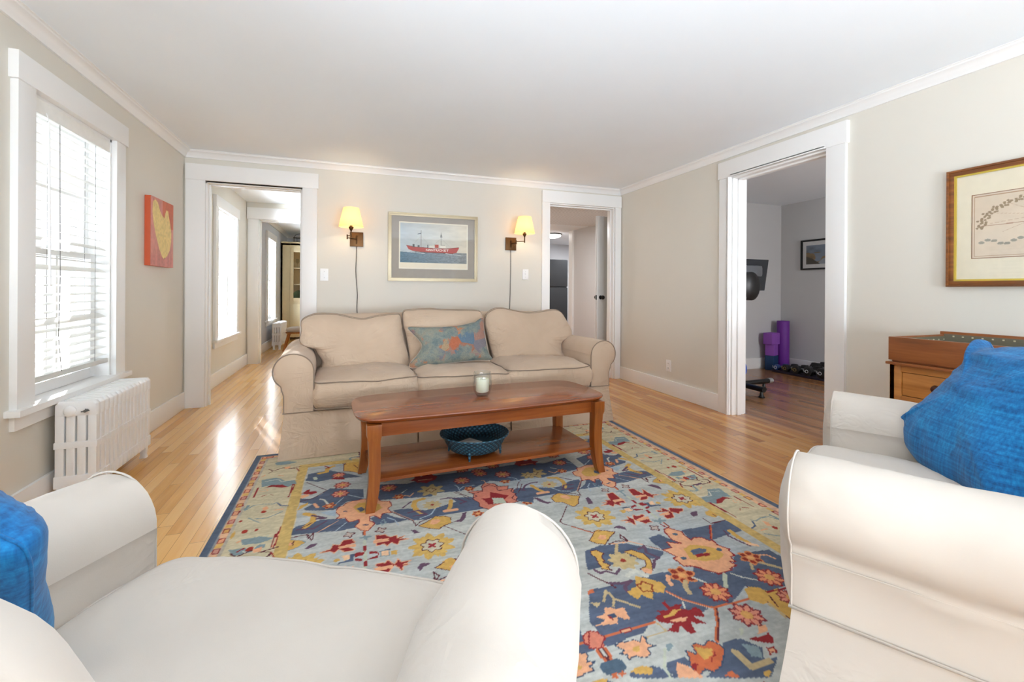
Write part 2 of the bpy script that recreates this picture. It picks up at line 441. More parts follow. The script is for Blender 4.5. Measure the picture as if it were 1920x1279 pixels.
# windows: casing, stool, apron, two sashes with muntins, panes
def window_x(name, y0, y1, z0, z1, cas=0.118, muntins=(2, 2), apron=True, xw=XL):
    r = bpy.data.objects.new(name, None); COL.objects.link(r); struct(r)
    b = MB(); t = 0.028
    b.box(xw, xw+t, y0-cas, y0, z0, z1); b.box(xw, xw+t, y1, y1+cas, z0, z1)
    b.box(xw, xw+t+0.008, y0-cas-0.014, y1+cas+0.014, z1, z1+0.122)
    f = b.build('window_casing', M_trim, r, bevel=0.002)
    b = MB().box(xw-0.10, xw+0.055, y0-cas-0.03, y1+cas+0.03, z0-0.024, z0+0.004)
    if apron: b.box(xw, xw+0.02, y0-cas, y1+cas, z0-0.09, z0-0.028)
    b.build('window_stool', M_trim, r, bevel=0.003)
    b = MB(); b.box(xw-0.16, xw, y0-0.004, y0+0.014, z0, z1).box(xw-0.16, xw, y1-0.014, y1+0.004, z0, z1).box(xw-0.16, xw, y0, y1, z1-0.014, z1+0.004)
    b.build('window_jamb', M_trim, r)
    zm = (z0+z1)/2
    for k, (a, c, xo) in enumerate(((z0+0.005, zm+0.02, xw-0.105), (zm-0.02, z1-0.014, xw-0.14))):
        b = MB(); w_ = 0.045; ya, yb = y0+0.014, y1-0.014
        b.box(xo, xo+0.032, ya, ya+w_, a, c).box(xo, xo+0.032, yb-w_, yb, a, c).box(xo, xo+0.032, ya+w_, yb-w_, a, a+w_+0.012*(1-k)).box(xo, xo+0.032, ya+w_, yb-w_, c-w_+0.01, c)
        for i in range(1, muntins[0]):
            y = ya+(yb-ya)*i/muntins[0]; b.box(xo+0.004, xo+0.028, y-0.009, y+0.009, a+w_, c-w_+0.01)
        for i in range(1, muntins[1]):
            z = a+(c-a)*i/muntins[1]; b.box(xo+0.005, xo+0.027, ya+w_, yb-w_, z-0.009, z+0.009)
        s = b.build('window_sash', M_white, r, bevel=0.002)
        box('window_pane', xo+0.014, xo+0.017, ya+0.03, yb-0.03, a+0.03, c-0.03, M_glass, s)
    return r
window_x('window_1', *WL); window_x('window_2', *WN); window_x('window_3', *WH, muntins=(2, 2), cas=0.1); window_x('window_4', *WF, cas=0.1)
for nm, (xa, xb, za, zb) in (('window_5', WA), ('window_6', WB)):
    r = bpy.data.objects.new(nm, None); COL.objects.link(r); struct(r)
    b = MB(); b.box(xa-0.12, xa, YF, YF+0.028, za, zb).box(xb, xb+0.12, YF, YF+0.028, za, zb).box(xa-0.13, xb+0.13, YF, YF+0.034, zb, zb+0.13).box(xa-0.15, xb+0.15, YF-0.08, YF+0.06, za-0.03, za)
    b.build('window_casing', M_trim, r, bevel=0.002)
    b = MB(); yo = YF-0.10; zm = (za+zb)/2
    for (p, q) in ((xa, xa+0.05), (xb-0.05, xb)): b.box(p, q, yo, yo+0.035, za, zb)
    for (p, q) in ((za, za+0.06), (zm-0.03, zm+0.03), (zb-0.05, zb)): b.box(xa, xb, yo, yo+0.035, p, q)
    for i in (1, 2): x = xa+(xb-xa)*i/3; b.box(x-0.011, x+0.011, yo+0.004, yo+0.03, za, zb)
    for z in ((za+zm)/2, (zm+zb)/2): b.box(xa, xb, yo+0.004, yo+0.03, z-0.011, z+0.011)
    s = b.build('window_sash', M_white, r)
    box('window_pane', xa+0.03, xb-0.03, yo+0.016, yo+0.019, za+0.03, zb-0.03, M_glass, s)

# ------------------------------------------------------------------ outdoors, seen through the blind
M_snow = plain('pale_ground', '#cfd0cd', 0.9)
tag(box('ground', -30, -1.6, -20, 30, -0.7, -0.6, M_snow), 'pale snowy ground outside the left windows', 'ground')['kind'] = 'structure'
def clap_mat():
    t = NT('clapboard'); p = t.n('ShaderNodeSeparateXYZ'); t.l(t.coord(), p.inputs[0])
    f = t.math('FRACT', t.math('DIVIDE', p.outputs[2], 0.11)); t.l(t.ramp(f, [(0.0, '#b8b8b4'), (0.1, '#e9e9e6'), (1.0, '#efefec')]), t.b.inputs['Base Color'])
    t.bump(f, 0.6, 0.01); return t.set(Roughness=0.6)
nh = thing('neighbour_house', 'white clapboard house with grey windows seen through the blind', 'house', (-7.5, 5.5, -0.6))
M_clap = clap_mat()
b = MB().box(-5, 0, -5, 5, 0, 3.5); b.build('wall', M_clap, nh)
MB().add([(-5.4, -5.4, 3.4), (0.5, -5.4, 3.4), (0.5, 5.4, 3.4), (-5.4, 5.4, 3.4), (-2.5, -5.4, 4.9), (-2.5, 5.4, 4.9)], [(0, 3, 2, 1), (1, 2, 5, 4), (0, 4, 5, 3), (0, 1, 4), (3, 5, 2)]).build('roof', plain('roof_shingle', '#6d6f72', 0.9), nh)
M_pane = plain('dark_pane', '#8d9299', 0.15)
for yy in (-3.6, -1.7, 0.3, 2.4):
    for zz in (1.5,):
        f = MB().box(0, 0.05, yy-0.5, yy+0.5, zz-0.1, zz+1.4)
        f = f.build('window', M_trim, nh)
        box('pane', 0.045, 0.06, yy-0.42, yy+0.42, zz-0.02, zz+1.32, M_pane, f)
        g = MB(); g.box(0.055, 0.075, yy-0.015, yy+0.015, zz, zz+1.3).box(0.055, 0.075, yy-0.42, yy+0.42, zz+0.63, zz+0.68)
        g.build('muntin', M_trim, f)
# ------------------------------------------------------------------ soft furniture
M_tan = fabric('tan_slipcover', '#c9b199', '#bda58d', crease=0.42); M_tanpipe = fabric('tan_piping', '#8d7a68')
M_cream = fabric('cream_slipcover', '#c5bbaf', '#beb3a7', weave=700, bump=0.12, crease=0.2); M_creampipe = fabric('cream_piping', '#c0b5a9')

def add_piping(name, pts, mat, parent, r=0.004, closed=True):
    return MB().tube(pts, r, 6, closed).build(name, mat, parent, ang=80)

def arm(parent, side, a_in, cx, cz, r, neck_x, skirt_z, depth, mats, wob=0.004, seed=0, slope=0.0, bulge=0.022):
    """rolled arm: profile in x,z swept back along y; side = +1 or -1"""
    P = [(a_in, skirt_z)] + [(a_in, skirt_z+(cz-skirt_z)*k/5) for k in range(1, 6)]
    for k in range(0, 13):
        t = math.radians(180 - k*19.5)
        x = cx + (cx-a_in if k < 5 else r)*math.cos(t) if k < 5 else cx + r*math.cos(t)
        P.append((x, cz + r*math.sin(t)))
    P += [(neck_x+0.012, cz-r*1.02), (neck_x, cz-r*1.35), (neck_x, skirt_z+0.03), (neck_x, skirt_z)]
    P = [(p[0], p[1]) for p in P]
    pr = [Vector((x, z, 0)) for x, z in P]
    out = cr(pr, 2, closed=False)
    cen = Vector((sum(p.x for p in out)/len(out), sum(p.y for p in out)/len(out), 0))
    rings = []; N = 20
    for s, yo in ((0.15, -bulge), (0.5, -bulge*0.86), (0.8, -bulge*0.5), (0.95, -bulge*0.12)):
        rings.append([(side*(cen.x+(p.x-cen.x)*s), yo, cen.y+(p.y-cen.y)*s) for p in out])
    for i in range(N+1):
        y = depth*i/N; rg = []
        for j, p in enumerate(out):
            top = max(0, p.y-skirt_z-0.1)
            d = wob*nz(p.x*6, y*5, p.y*6, seed)*2 + 0.6*wob*nz(p.x*3+y*14, y*3, p.y*22, seed+3)*(1 if top > 0 else 0.3)
            dx, dz = (p.x-cen.x), (p.y-cen.y); l = math.hypot(dx, dz)+1e-6
            sc = 1.0
            rg.append((side*(p.x+dx/l*d), y, p.y+dz/l*d*(1 if top > 0 else 0)+slope*y*top*2))
        rings.append(rg)
    a = MB().rings(rings).build('arm', mats[0], parent, ang=60)
    add_piping('piping', [(side*p.x, -0.001, p.y) for p in out], mats[1], a, 0.004 if mats[0] is M_tan else 0.0024, False)
    return a

def box_cushion(name, parent, x0, x1, y0, y1, z0, z1, mats, crown=0.03, seed=0, rad=0.04, wr=0.006, pipe=True, frontbulge=0.0):
    ol = dense(rrect(x0, x1, y0, y1, rad), 0.035); cx, cy = (x0+x1)/2, (y0+y1)/2; hw, hd = (x1-x0)/2, (y1-y0)/2
    def pt(p, s, z, side=0.0, top=0):
        x, y = cx+(p[0]-cx)*s, cy+(p[1]-cy)*s
        u, v = (x-cx)/hw, (y-cy)/hd
        dx, dy = (p[0]-cx)/hw, (p[1]-cy)/hd
        x += side*dx*abs(dx)**2; y += side*dy*abs(dy)**2
        if dy < -0.8: y -= frontbulge*(1-u*u)
        k = max(0.0, 1-u**4)*max(0.0, 1-v**4)
        zz = z + top*crown*k**0.7
        w1 = wr*nz(x*7, y*7, z*7, seed) + 0.6*wr*nz(x*24+y*9, y*5, z*18, seed+5) + 0.5*wr*abs(nz(x*13-y*15, y*4+x*3, z*9, seed+6))
        e = wr*1.2*nz(x*5, y*5, 3.3, seed+9)
        return (x+(w1*dx if side else 0), y+(w1*dy if side else 0), zz + (w1 if top else e*(1 if z > (z0+z1)/2 else 0.5)))
    R = []
    for s in (0.1, 0.5, 0.85, 0.97): R.append([pt(p, s, z0) for p in ol])
    H = z1-z0
    for k in range(7):
        t = k/6; R.append([pt(p, 1.0, z0+H*t, 0.018*math.sin(PI*t)) for p in ol])
    for s in (0.985, 0.95, 0.9, 0.83, 0.75, 0.66, 0.56, 0.46, 0.36, 0.25, 0.14, 0.04): R.append([pt(p, s, z1, 0, 1) for p in ol])
    c = MB().rings(R).build(name, mats[0], parent, ang=75)
    if pipe:
        for zz, nm in ((z1, 'piping'), (z0, 'piping')):
            add_piping(nm, [(lambda q: (q[0]+(q[0]-cx)/hw*0.002, q[1]+(q[1]-cy)/hd*0.002, q[2]))(pt(p, 1.0, zz, 1e-9)) for p in ol], mats[1], c, 0.0042 if mats[0] is M_tan else 0.003)
    return c

def pillow(name, parent, outline, T, place, mats, seed=0, wr=0.01, power=2.6, flat=0.55, nseg=8, pipe=0.0, R=16, back=0.6, radial=1.0, mat_attr=None, gusset=0.0, folds=None):
    """pillow from a closed 2D outline; place(a, b, h) -> 3D point; returns object"""
    ol = cr([(a, b, 0) for a, b in outline], nseg); n = len(ol)
    cx = sum(p.x for p in ol)/n; cy = sum(p.y for p in ol)/n
    def h(r): return T*max(0.0, 1-r**power)**flat
    def P(k, r, sgn):
        p = ol[k]; a = cx+(p.x-cx)*r; b = cy+(p.y-cy)*r
        ang = 2*PI*k/n
        edge = r*r
        w1 = wr*nz(a*5, b*5, sgn, seed) + wr*radial*0.8*edge*nz(math.cos(ang)*9, math.sin(ang)*9, r*1.6, seed+4)*(1-r**8) + wr*0.35*nz(a*22+b*8, b*16-a*6, 0.2, seed+8) - wr*0.9*max(0.0, 0.25-abs(nz(a*4+b*6, b*5-a*2, 0.7, seed+11)))*edge*1.6
        hh = (h(r) if sgn > 0 else -back*h(r)) + (w1 if r < 0.999 else 0)*(1 if sgn > 0 else 0.5)
        if sgn > 0 and folds:
            for (fa, fb, ga, gb, wd, am) in folds:
                dx, dy = ga-fa, gb-fb; ll = dx*dx+dy*dy; t = max(0, min(1, ((a-fa)*dx+(b-fb)*dy)/ll))
                dd = math.hypot(a-fa-dx*t, b-fb-dy*t); hh += am*math.exp(-(dd/wd)**2)*math.sin(PI*min(1, max(0.08, t)))
        return place(a, b, hh + (gusset if sgn > 0 else 0))
    rs = [math.sin(PI/2*(i+0.3)/(R+0.3)) for i in range(R+1)]; rs[-1] = 1.0
    rings = [[P(k, r, 1) for k in range(n)] for r in rs]
    rings += [[P(k, r, -1) for k in range(n)] for r in ([1.0] if gusset else [])+rs[::-1][1:]]
    ob = MB().rings(rings).build(name, mats[0], parent, ang=100)
    if pipe:
        add_piping('piping', [P(k, 1.0, 1) for k in range(n)], mats[1], ob, pipe)
        if gusset: add_piping('piping', [P(k, 1.0, -1) for k in range(n)], mats[1], ob, pipe)
    return ob

def skirt(parent, x0, x1, y0, y1, z1, mat, splits=(), flare=0.022, corner_lift=False):
    """gathered slipcover skirt: front, sides and back panels with pleat openings"""
    def panel(a, b, nrm, sd, ce=(1, 1)):
        A, B = Vector((*a, 0)), Vector((*b, 0)); n = Vector((*nrm, 0)); L_ = (B-A).length; k = max(4, int(L_/0.03)); R = []
        for z, f in ((z1, 0.0), (z1*0.85, 0.10), (z1*0.6, 0.35), (z1*0.3, 0.7), (0.014, 1.0)):
            T_ = (B-A).normalized()*f*flare
            R.append([A+(B-A)*i/k + T_*((1 if i == k else 0)-(1 if i == 0 else 0))*ce[1 if i == k else 0] + n*(f*flare + 0.007*f*nz(i*0.22, z*3, 0, sd)) + Vector((0, 0, z)) for i in range(k+1)])
        R2_ = [[p - n*0.006 for p in r] for r in R]
        m = MB(); N = k+1
        vs = [p for r in R for p in r]+[p for r in R2_ for p in r]; fs = []; o = len(R)*N
        for i in range(len(R)-1):
            for j in range(k):
                fs.append((i*N+j, i*N+j+1, (i+1)*N+j+1, (i+1)*N+j)); fs.append((o+i*N+j, o+(i+1)*N+j, o+(i+1)*N+j+1, o+i*N+j+1))
        for j in range(k):
            fs.append(((len(R)-1)*N+j, (len(R)-1)*N+j+1, o+(len(R)-1)*N+j+1, o+(len(R)-1)*N+j)); fs.append((j+1, j, o+j, o+j+1))
        for i in range(len(R)-1):
            fs.append((i*N, (i+1)*N, o+(i+1)*N, o+i*N)); fs.append((i*N+k, o+i*N+k, o+(i+1)*N+k, (i+1)*N+k))
        return vs, fs
    m = MB(); xs = [x0]+list(splits)+[x1]; g = 0.006
    for i in range(len(xs)-1):
        m.add(*panel((xs[i]+(g if i else 0), y0), (xs[i+1]-(g if i < len(xs)-2 else 0), y0), (0, -1), 3+i, (0 if i else 1, 0 if i < len(xs)-2 else 1)))
    m.add(*panel((x1, y0), (x1, y1), (1, 0), 11)); m.add(*panel((x0, y1), (x0, y0), (-1, 0), 12)); m.add(*panel((x1, y1), (x0, y1), (0, 1), 13))
    s = m.build('skirt', mat[0], parent, ang=60)
    for x in splits: box('pleat', x-0.05, x+0.05, y0+0.012, y0+0.018, 0.014, z1, mat[0], parent)   # backing behind each opening
    return s

def frame_body(parent, x0, x1, D, deck, back_h, back_y, mats):
    m = MB().box(x0, x1, 0.01, D-0.01, 0.06, deck); m.build('base', mats[0], parent, bevel=0.01)
    # backrest: side profile swept across the width, rounded top
    prof = [(back_y, deck-0.02), (back_y+0.03, back_h*0.75), (back_y+0.05, back_h-0.05), (back_y+0.075, back_h-0.01), (back_y+0.12, back_h+0.005), (D-0.04, back_h-0.02), (D-0.01, back_h-0.07), (D, deck)]
    rr = []
    for i in range(13):
        x = x0+(x1-x0)*i/12; s = 1-0.02*abs(2*i/12-1)**4
        rr.append([(x, y, deck+(z-deck)*s) for y, z in prof])
    return MB().rings(rr).build('backrest', mats[0], parent, ang=60)

# ------------------------------------------------------------------ the tan three-seat sofa
SO = Vector((0.78, 3.10, 0)); SA = math.radians(2.89)
sofa = thing('sofa', 'tan slipcovered three-seat sofa with rolled arms and dark piping', 'sofa', SO, SA)
mt = (M_tan, M_tanpipe)
frame_body(sofa, -1.03, 1.03, 0.94, 0.29, 0.86, 0.62, mt)
arm(sofa, 1, 1.005, 1.125, 0.545, 0.108, 1.172, 0.29, 0.92, mt, seed=1)
arm(sofa, -1, 1.005, 1.125, 0.545, 0.108, 1.172, 0.29, 0.92, mt, seed=2)
for i, (xa, xb) in enumerate(((-1.0, -0.362), (-0.356, 0.312), (0.318, 1.0))):
    box_cushion('seat_cushion', sofa, xa, xb, -0.015, 0.66, 0.302, 0.462 if i != 1 else 0.452, mt, crown=0.045, seed=20+i, wr=0.014, frontbulge=0.012)
def back_place(xa, lean, y0, z0):
    c, s = math.cos(lean), math.sin(lean)
    return lambda a, b, h: (a, y0 + (b-z0)*s - h*c, z0 + (b-z0)*c - h*s)
bc = [
 [(-1.10, .845), (-1.04, .885), (-.97, .895), (-.86, .888), (-.74, .858), (-.66, .85), (-.56, .872), (-.44, .885), (-.395, .875), (-.385, .80), (-.37, .68), (-.345, .55), (-.345, .475), (-.40, .458), (-.65, .462), (-.92, .452), (-.965, .475), (-.96, .54), (-.99, .60), (-1.02, .655), (-1.08, .67), (-1.11, .70), (-1.10, .77)],
 [(-.365, .90), (-.30, .918), (-.17, .925), (-.05, .918), (.12, .912), (.25, .905), (.285, .885), (.28, .82), (.30, .70), (.315, .55), (.32, .48), (.27, .455), (.0, .46), (-.28, .455), (-.335, .48), (-.335, .56), (-.35, .70), (-.37, .80)],
 [(.315, .80), (.335, .87), (.40, .915), (.48, .925), (.60, .90), (.72, .88), (.86, .89), (.98, .905), (1.05, .885), (1.09, .82), (1.12, .74), (1.13, .69), (1.09, .655), (1.03, .63), (1.0, .58), (1.0, .52), (1.03, .475), (1.0, .455), (.70, .462), (.42, .455), (.36, .475), (.345, .55), (.325, .68)]]
fl_ = [[(-.45, .84, -.75, .66, .035, .014), (-.42, .78, -.62, .60, .03, .011), (-.95, .50, -.80, .58, .03, .010), (-.62, .85, -.55, .74, .02, -.012), (-.9, .7, -.5, .68, .05, -.008)],
       [(.26, .86, .0, .80, .03, .010), (.28, .78, .08, .72, .025, .009)],
       [(.98, .52, .80, .60, .03, .012), (.95, .48, .70, .52, .025, .010), (.40, .52, .55, .60, .03, .008), (.65, .87, .62, .78, .025, -.01), (.5, .7, .9, .66, .05, -.008)]]
for i, ol in enumerate(bc):
    pillow('back_cushion', sofa, ol, 0.105, back_place(0, 0.33, 0.47, 0.45), mt, seed=40+i, wr=0.017, power=3.2, flat=0.5, nseg=6, pipe=0.004, gusset=0.02, R=22, back=0.75, folds=fl_[i])
skirt(sofa, -1.172, 1.172, 0.0, 0.93, 0.29, mt, splits=(-0.36, 0.315), flare=0.028)
add_piping('skirt_seam', [(-1.176, 0.92, 0.292), (-1.176, -0.004, 0.292), (-0.8, -0.006, 0.294), (0.0, -0.006, 0.292), (0.8, -0.006, 0.294), (1.176, -0.004, 0.292), (1.176, 0.92, 0.292)], M_tanpipe, sofa, 0.003, False)

# patterned lumbar pillow on the sofa
def lumbar_mat():
    t = NT('faded_kilim_print'); v = t.coord()
    n = t.noise(v, 6.5, 4, 0.6); vo = t.n('ShaderNodeTexVoronoi'); vo.inputs['Scale'].default_value = 9; t.l(v, vo.inputs['Vector'])
    basec = t.ramp(t.noise(v, 11, 5, 0.7), [(0.25, '#4f5d62'), (0.42, '#6d7876'), (0.55, '#84867a'), (0.75, '#8e7c69')])
    hot = t.ramp(vo.outputs['Color'], [(0.0, '#a84a2c'), (0.35, '#bd7646'), (0.6, '#4e6a80'), (0.8, '#a98a64'), (1.0, '#96503d')])
    mask = t.ramp(n, [(0.50, '#000000'), (0.56, '#ffffff')])
    mx = t.n('ShaderNodeMix', data_type='RGBA'); t.l(t.math('MULTIPLY', mask, 0.85), mx.inputs[0]); t.l(basec, mx.inputs[6]); t.l(hot, mx.inputs[7])
    g = t.noise(v, 260, 1); m2 = t.n('ShaderNodeVectorMath', operation='SCALE'); t.l(mx.outputs[2], m2.inputs[0]); t.l(t.math('ADD', t.math('MULTIPLY', g, 0.9), 0.55), m2.inputs['Scale'])
    t.l(m2.outputs[0], t.b.inputs['Base Color']); t.bump(g, 0.4, 0.001); return t.set(Roughness=0.9)
M_lum = lumbar_mat()
lp = [(-.31, .155), (-.2, .15), (-.02, .15), (.12, .165), (.2, .185), (.25, .19), (.27, .22), (.30, .225), (.295, .13), (.30, .02), (.31, -.10), (.33, -.165), (.2, -.165), (.0, -.175), (-.2, -.19), (-.30, -.20), (-.315, -.165), (-.26, -.10), (-.215, -.02), (-.235, .04), (-.28, .10)]
lp = [(a*0.98, b*0.86) for a, b in lp]
lum = pillow('throw_pillow', None, lp, 0.065, lambda a, b, h: (a, b*math.sin(0.36)-h*math.cos(.36), b*math.cos(0.36)+h*math.sin(.36)), (M_lum, M_creampipe), seed=60, wr=0.006, nseg=5, pipe=0.0025)
lum.location = (0.70, 3.40, 0.645); lum.rotation_euler = (0, 0, SA)
tag(lum, 'faded blue and orange patterned lumbar pillow on the tan sofa', 'pillow')

# ------------------------------------------------------------------ cream armchairs
mc = (M_cream, M_creampipe)
def armchair(label, loc, rz):
    r = thing('armchair', label, 'armchair', loc, rz, 'cream slipcovered armchairs')
    frame_body(r, -0.36, 0.36, 0.90, 0.29, 0.84, 0.62, mc)
    for s, sd in ((1, 71), (-1, 72)):
        arm(r, s, 0.338, 0.445, 0.535, 0.114, 0.50, 0.29, 0.88, mc, wob=0.008, seed=sd, bulge=0.034)
    box_cushion('seat_cushion', r, -0.335, 0.335, -0.03, 0.64, 0.305, 0.455, mc, crown=0.035, seed=75, wr=0.007, frontbulge=0.03, rad=0.05)
    bo = [(-.335, .87), (-.27, .93), (-.1, .95), (.1, .95), (.27, .93), (.335, .87), (.34, .70), (.33, .55), (.32, .47), (.2, .455), (-.2, .455), (-.32, .47), (-.33, .55), (-.335, .70)]
    pillow('back_cushion', r, bo, 0.10, back_place(0, 0.22, 0.60, 0.45), mc, seed=77, wr=0.005, power=3.4, flat=0.5, nseg=6, pipe=0.0035, gusset=0.02, R=14)
    skirt(r, -0.50, 0.50, 0.0, 0.89, 0.29, mc, flare=0.035)
    add_piping('skirt_seam', [(-.505, .88, .292), (-.506, -.005, .292), (-.2, -.007, .292), (.2, -.007, .292), (.506, -.005, .292), (.505, .88, .292)], M_creampipe, r, 0.0035, False)
    MB().tube([(-.512, .0, .425), (-.512, .3, .425), (-.512, .88, .425)], 0.0018, 6).build('arm_seam', M_creampipe, r)
    MB().tube([(.512, .0, .425), (.512, .3, .425), (.512, .88, .425)], 0.0018, 6).build('arm_seam', M_creampipe, r)
    return r
armchair('cream slipcovered armchair nearest the radiator, holding the smaller visible blue pillow', (-0.10, 1.00, 0), math.radians(151))
armchair('cream slipcovered armchair in front of the wooden dry sink, under the large blue pillow', (1.44, 1.05, 0), math.radians(-150))

def blue_mat(name, a, b, c):
    t = NT(name); v = t.coord()
    n1 = t.noise(t.map(v, (3, 3, 60)), 2.2, 3, 0.6); n2 = t.noise(t.map(v, (60, 60, 3)), 2.2, 3, 0.6); n3 = t.noise(v, 4, 3)
    f = t.math('ADD', t.math('ADD', t.math('MULTIPLY', n1, 0.35), t.math('MULTIPLY', n2, 0.35)), t.math('MULTIPLY', n3, 0.3))
    t.l(t.ramp(f, [(0.36, a), (0.5, b), (0.66, c)]), t.b.inputs['Base Color']); t.bump(t.noise(v, 500, 1), 0.2, 0.0008)
    return t.set(Roughness=0.85, **{'Sheen Weight': 0.1})
M_blue = blue_mat('blue_velvet', '#00406f', '#0066a2', '#128fca')
# large blue pillow, leaning in the right armchair
bp = [(-.255, .225), (-.20, .20), (-.12, .225), (.02, .24), (.15, .225), (.24, .25), (.235, .15), (.225, .0), (.235, -.15), (.25, -.235), (.12, -.225), (-.05, -.23), (-.18, -.205), (-.235, -.175), (-.275, -.19), (-.262, -.14), (-.245, -.05), (-.235, .08), (-.225, .15)]
bp2 = [(-.235, .20), (-.19, .225), (-.1, .235), (.1, .235), (.19, .225), (.235, .19), (.235, .0), (.235, -.19), (.19, -.225), (.0, -.23), (-.19, -.225), (-.24, -.20), (-.235, .0)]
def rot2(P, a): c, s = math.cos(a), math.sin(a); return [(x*c-y*s, x*s+y*c) for x, y in P]
def lean(t): return lambda a, b, h: (a, b*math.sin(t)-h*math.cos(t), b*math.cos(t)+h*math.sin(t))
p = pillow('throw_pillow', None, rot2([(a*1.06, b*1.08) for a, b in bp], -0.04), 0.095, lean(0.62), (M_blue, M_blue), seed=81, wr=0.012, nseg=6, pipe=0.0022, R=20, folds=[(-.24, .2, .1, .1, .02, .012), (-.2, .05, .15, .0, .025, .010), (-.22, .15, .2, .17, .018, .012)])
p.location = (1.85, 0.79, 0.672); p.rotation_euler = (0, 0, math.radians(-121.5))
tag(p, 'large bright blue linen pillow leaning in the right-hand armchair', 'pillow')
p = pillow('throw_pillow', None, rot2([(a*0.80, b*0.80) for a, b in bp2], 0.5), 0.08, lean(0.4), (M_blue, M_blue), seed=83, wr=0.008, nseg=6, pipe=0.0022, R=14)
p.location = (-0.56, 0.825, 0.685); p.rotation_euler = (0, 0, math.radians(151))
tag(p, 'blue velvet pillow against the back of the left-hand armchair', 'pillow')

# ------------------------------------------------------------------ coffee table
W_tab = wood('walnut_table', [(0.25, '#682d0f'), (0.45, '#824018'), (0.6, '#924d20'), (0.8, '#a5602c')], 0, 0.9, 0.25, 0.35)
W_leg = wood('walnut_leg', [(0.25, '#6a3210'), (0.5, '#8f4c1a'), (0.75, '#ab6a2c')], 2, 1.2, 0.3, 0.3)
tb = thing('coffee_table', 'long walnut coffee table with lower shelf on the patterned rug', 'coffee table', (0.703, 2.485, 0), math.radians(3.2))
tl = []
for i in range(11): x = -0.60+1.20*i/10; tl.append((x, -0.262-0.022*(1-(x/0.6)**2)))
tl += [(0.665, -.225), (0.695, -.16), (0.702, -.05), (0.702, .05), (0.695, .16), (0.665, .225)]
for i in range(11): x = 0.60-1.20*i/10; tl.append((x, 0.262+0.022*(1-(x/0.6)**2)))
tl += [(-0.665, .225), (-0.695, .16), (-0.702, .05), (-0.702, -.05), (-0.695, -.16), (-0.665, -.225)]
ol = [Vector((x, y, 0)) for x, y in tl]; ol = cr(ol, 4)
def ring(s, z, o=0.0): return [(p.x*s - (o if p.x > 0 else -o)*0, p.y*s, z) for p in ol]
def inset(d, z): return [(p.x*(1-d/0.70), p.y*(1-d/0.28), z) for p in ol]
MB().rings([inset(0.022, 0.418), inset(0.006, 0.428), inset(0.0, 0.438), inset(0.002, 0.443), inset(0.006, 0.445)]).build('tabletop', W_tab, tb, ang=40)
b = MB()
b.box(-0.60, 0.60, -0.228, -0.208, 0.352, 0.418).box(-0.60, 0.60, 0.208, 0.228, 0.352, 0.418).box(-0.612, -0.592, -0.21, 0.21, 0.352, 0.418).box(0.592, 0.612, -0.21, 0.21, 0.352, 0.418)
b.build('apron', W_tab, tb, bevel=0.002)
for sx in (-1, 1):
    for sy in (-1, 1):
        R = []
        for z, o, w_ in ((0.418, 0.0, 0.023), (0.36, 0.0, 0.0225), (0.34, -0.001, 0.019), (0.25, -0.004, 0.018), (0.17, -0.003, 0.018), (0.11, 0.001, 0.0175), (0.06, 0.008, 0.0165), (0.02, 0.016, 0.015), (0.0125, 0.018, 0.0145)):
            cx, cy = sx*(0.618+o), sy*(0.232+o*0.8)
            R.append([(cx-w_*1.45, cy-w_*1.45, z), (cx+w_*1.45, cy-w_*1.45, z), (cx+w_*1.45, cy+w_*1.45, z), (cx-w_*1.45, cy+w_*1.45, z)])
        MB().rings(R).build('leg', W_leg, tb, bevel=0.003, ang=30)
box('shelf', -0.618, 0.618, -0.225, 0.225, 0.134, 0.15, W_tab, tb, bevel=0.002)

# candle in a thick glass tumbler
cd = thing('candle_holder', 'clear glass tumbler with a cream candle on the coffee table', 'candle holder', (0.705, 2.49, 0.445))
M_tumbler = glassy('thick_glass', (0.93, 0.95, 0.95), 2.2)
prof = [(0.0, 0.0), (0.026, 0.0005), (0.032, 0.004), (0.044, 0.022), (0.053, 0.05), (0.0555, 0.08), (0.0535, 0.11), (0.049, 0.137), (0.046, 0.140), (0.0435, 0.137), (0.046, 0.11), (0.048, 0.08), (0.046, 0.055), (0.040, 0.035), (0.030, 0.024), (0.0, 0.022)]
MB().lathe(prof, n=40).build('glass', M_tumbler, cd, ang=60)
M_wax = plain('candle_wax', '#f3efd8', 0.45, **{'Subsurface Weight': 0.3, 'Subsurface Radius': (0.02, 0.018, 0.012)})
MB().lathe([(0.0, 0.024), (0.031, 0.024), (0.037, 0.03), (0.038, 0.09), (0.036, 0.1), (0.031, 0.101), (0.02, 0.094), (0.0, 0.092)], n=32).build('candle', M_wax, cd, ang=60)
MB().tube([(0, 0, 0.09), (0.001, 0, 0.10), (0.003, 0.001, 0.106)], 0.0012, 6).build('wick', M_black, cd)

# woven teal bowl with feet on the shelf, coasters inside
def basket_mat():
    t = NT('teal_wicker'); v = t.coord(); s = t.n('ShaderNodeSeparateXYZ'); t.l(v, s.inputs[0])
    an = t.math('ARCTAN2', s.outputs[1], s.outputs[0]); d1 = t.math('ADD', t.math('MULTIPLY', an, 18.0), t.math('MULTIPLY', s.outputs[2], 150)); d2 = t.math('SUBTRACT', t.math('MULTIPLY', an, 18.0), t.math('MULTIPLY', s.outputs[2], 150))
    w1 = t.math('ABSOLUTE', t.math('SINE', d1)); w2 = t.math('ABSOLUTE', t.math('SINE', d2)); f = t.math('MULTIPLY', w1, w2)
    t.l(t.ramp(f, [(0.05, '#0e2a38'), (0.5, '#1f4c60'), (1.0, '#47788c')]), t.b.inputs['Base Color']); t.bump(f, 0.9, 0.004); return t.set(Roughness=0.6)
M_bas = basket_mat()
bk = thing('woven_bowl', 'teal woven wicker bowl on four feet on the table shelf', 'bowl', (0.645, 2.43, 0.15))
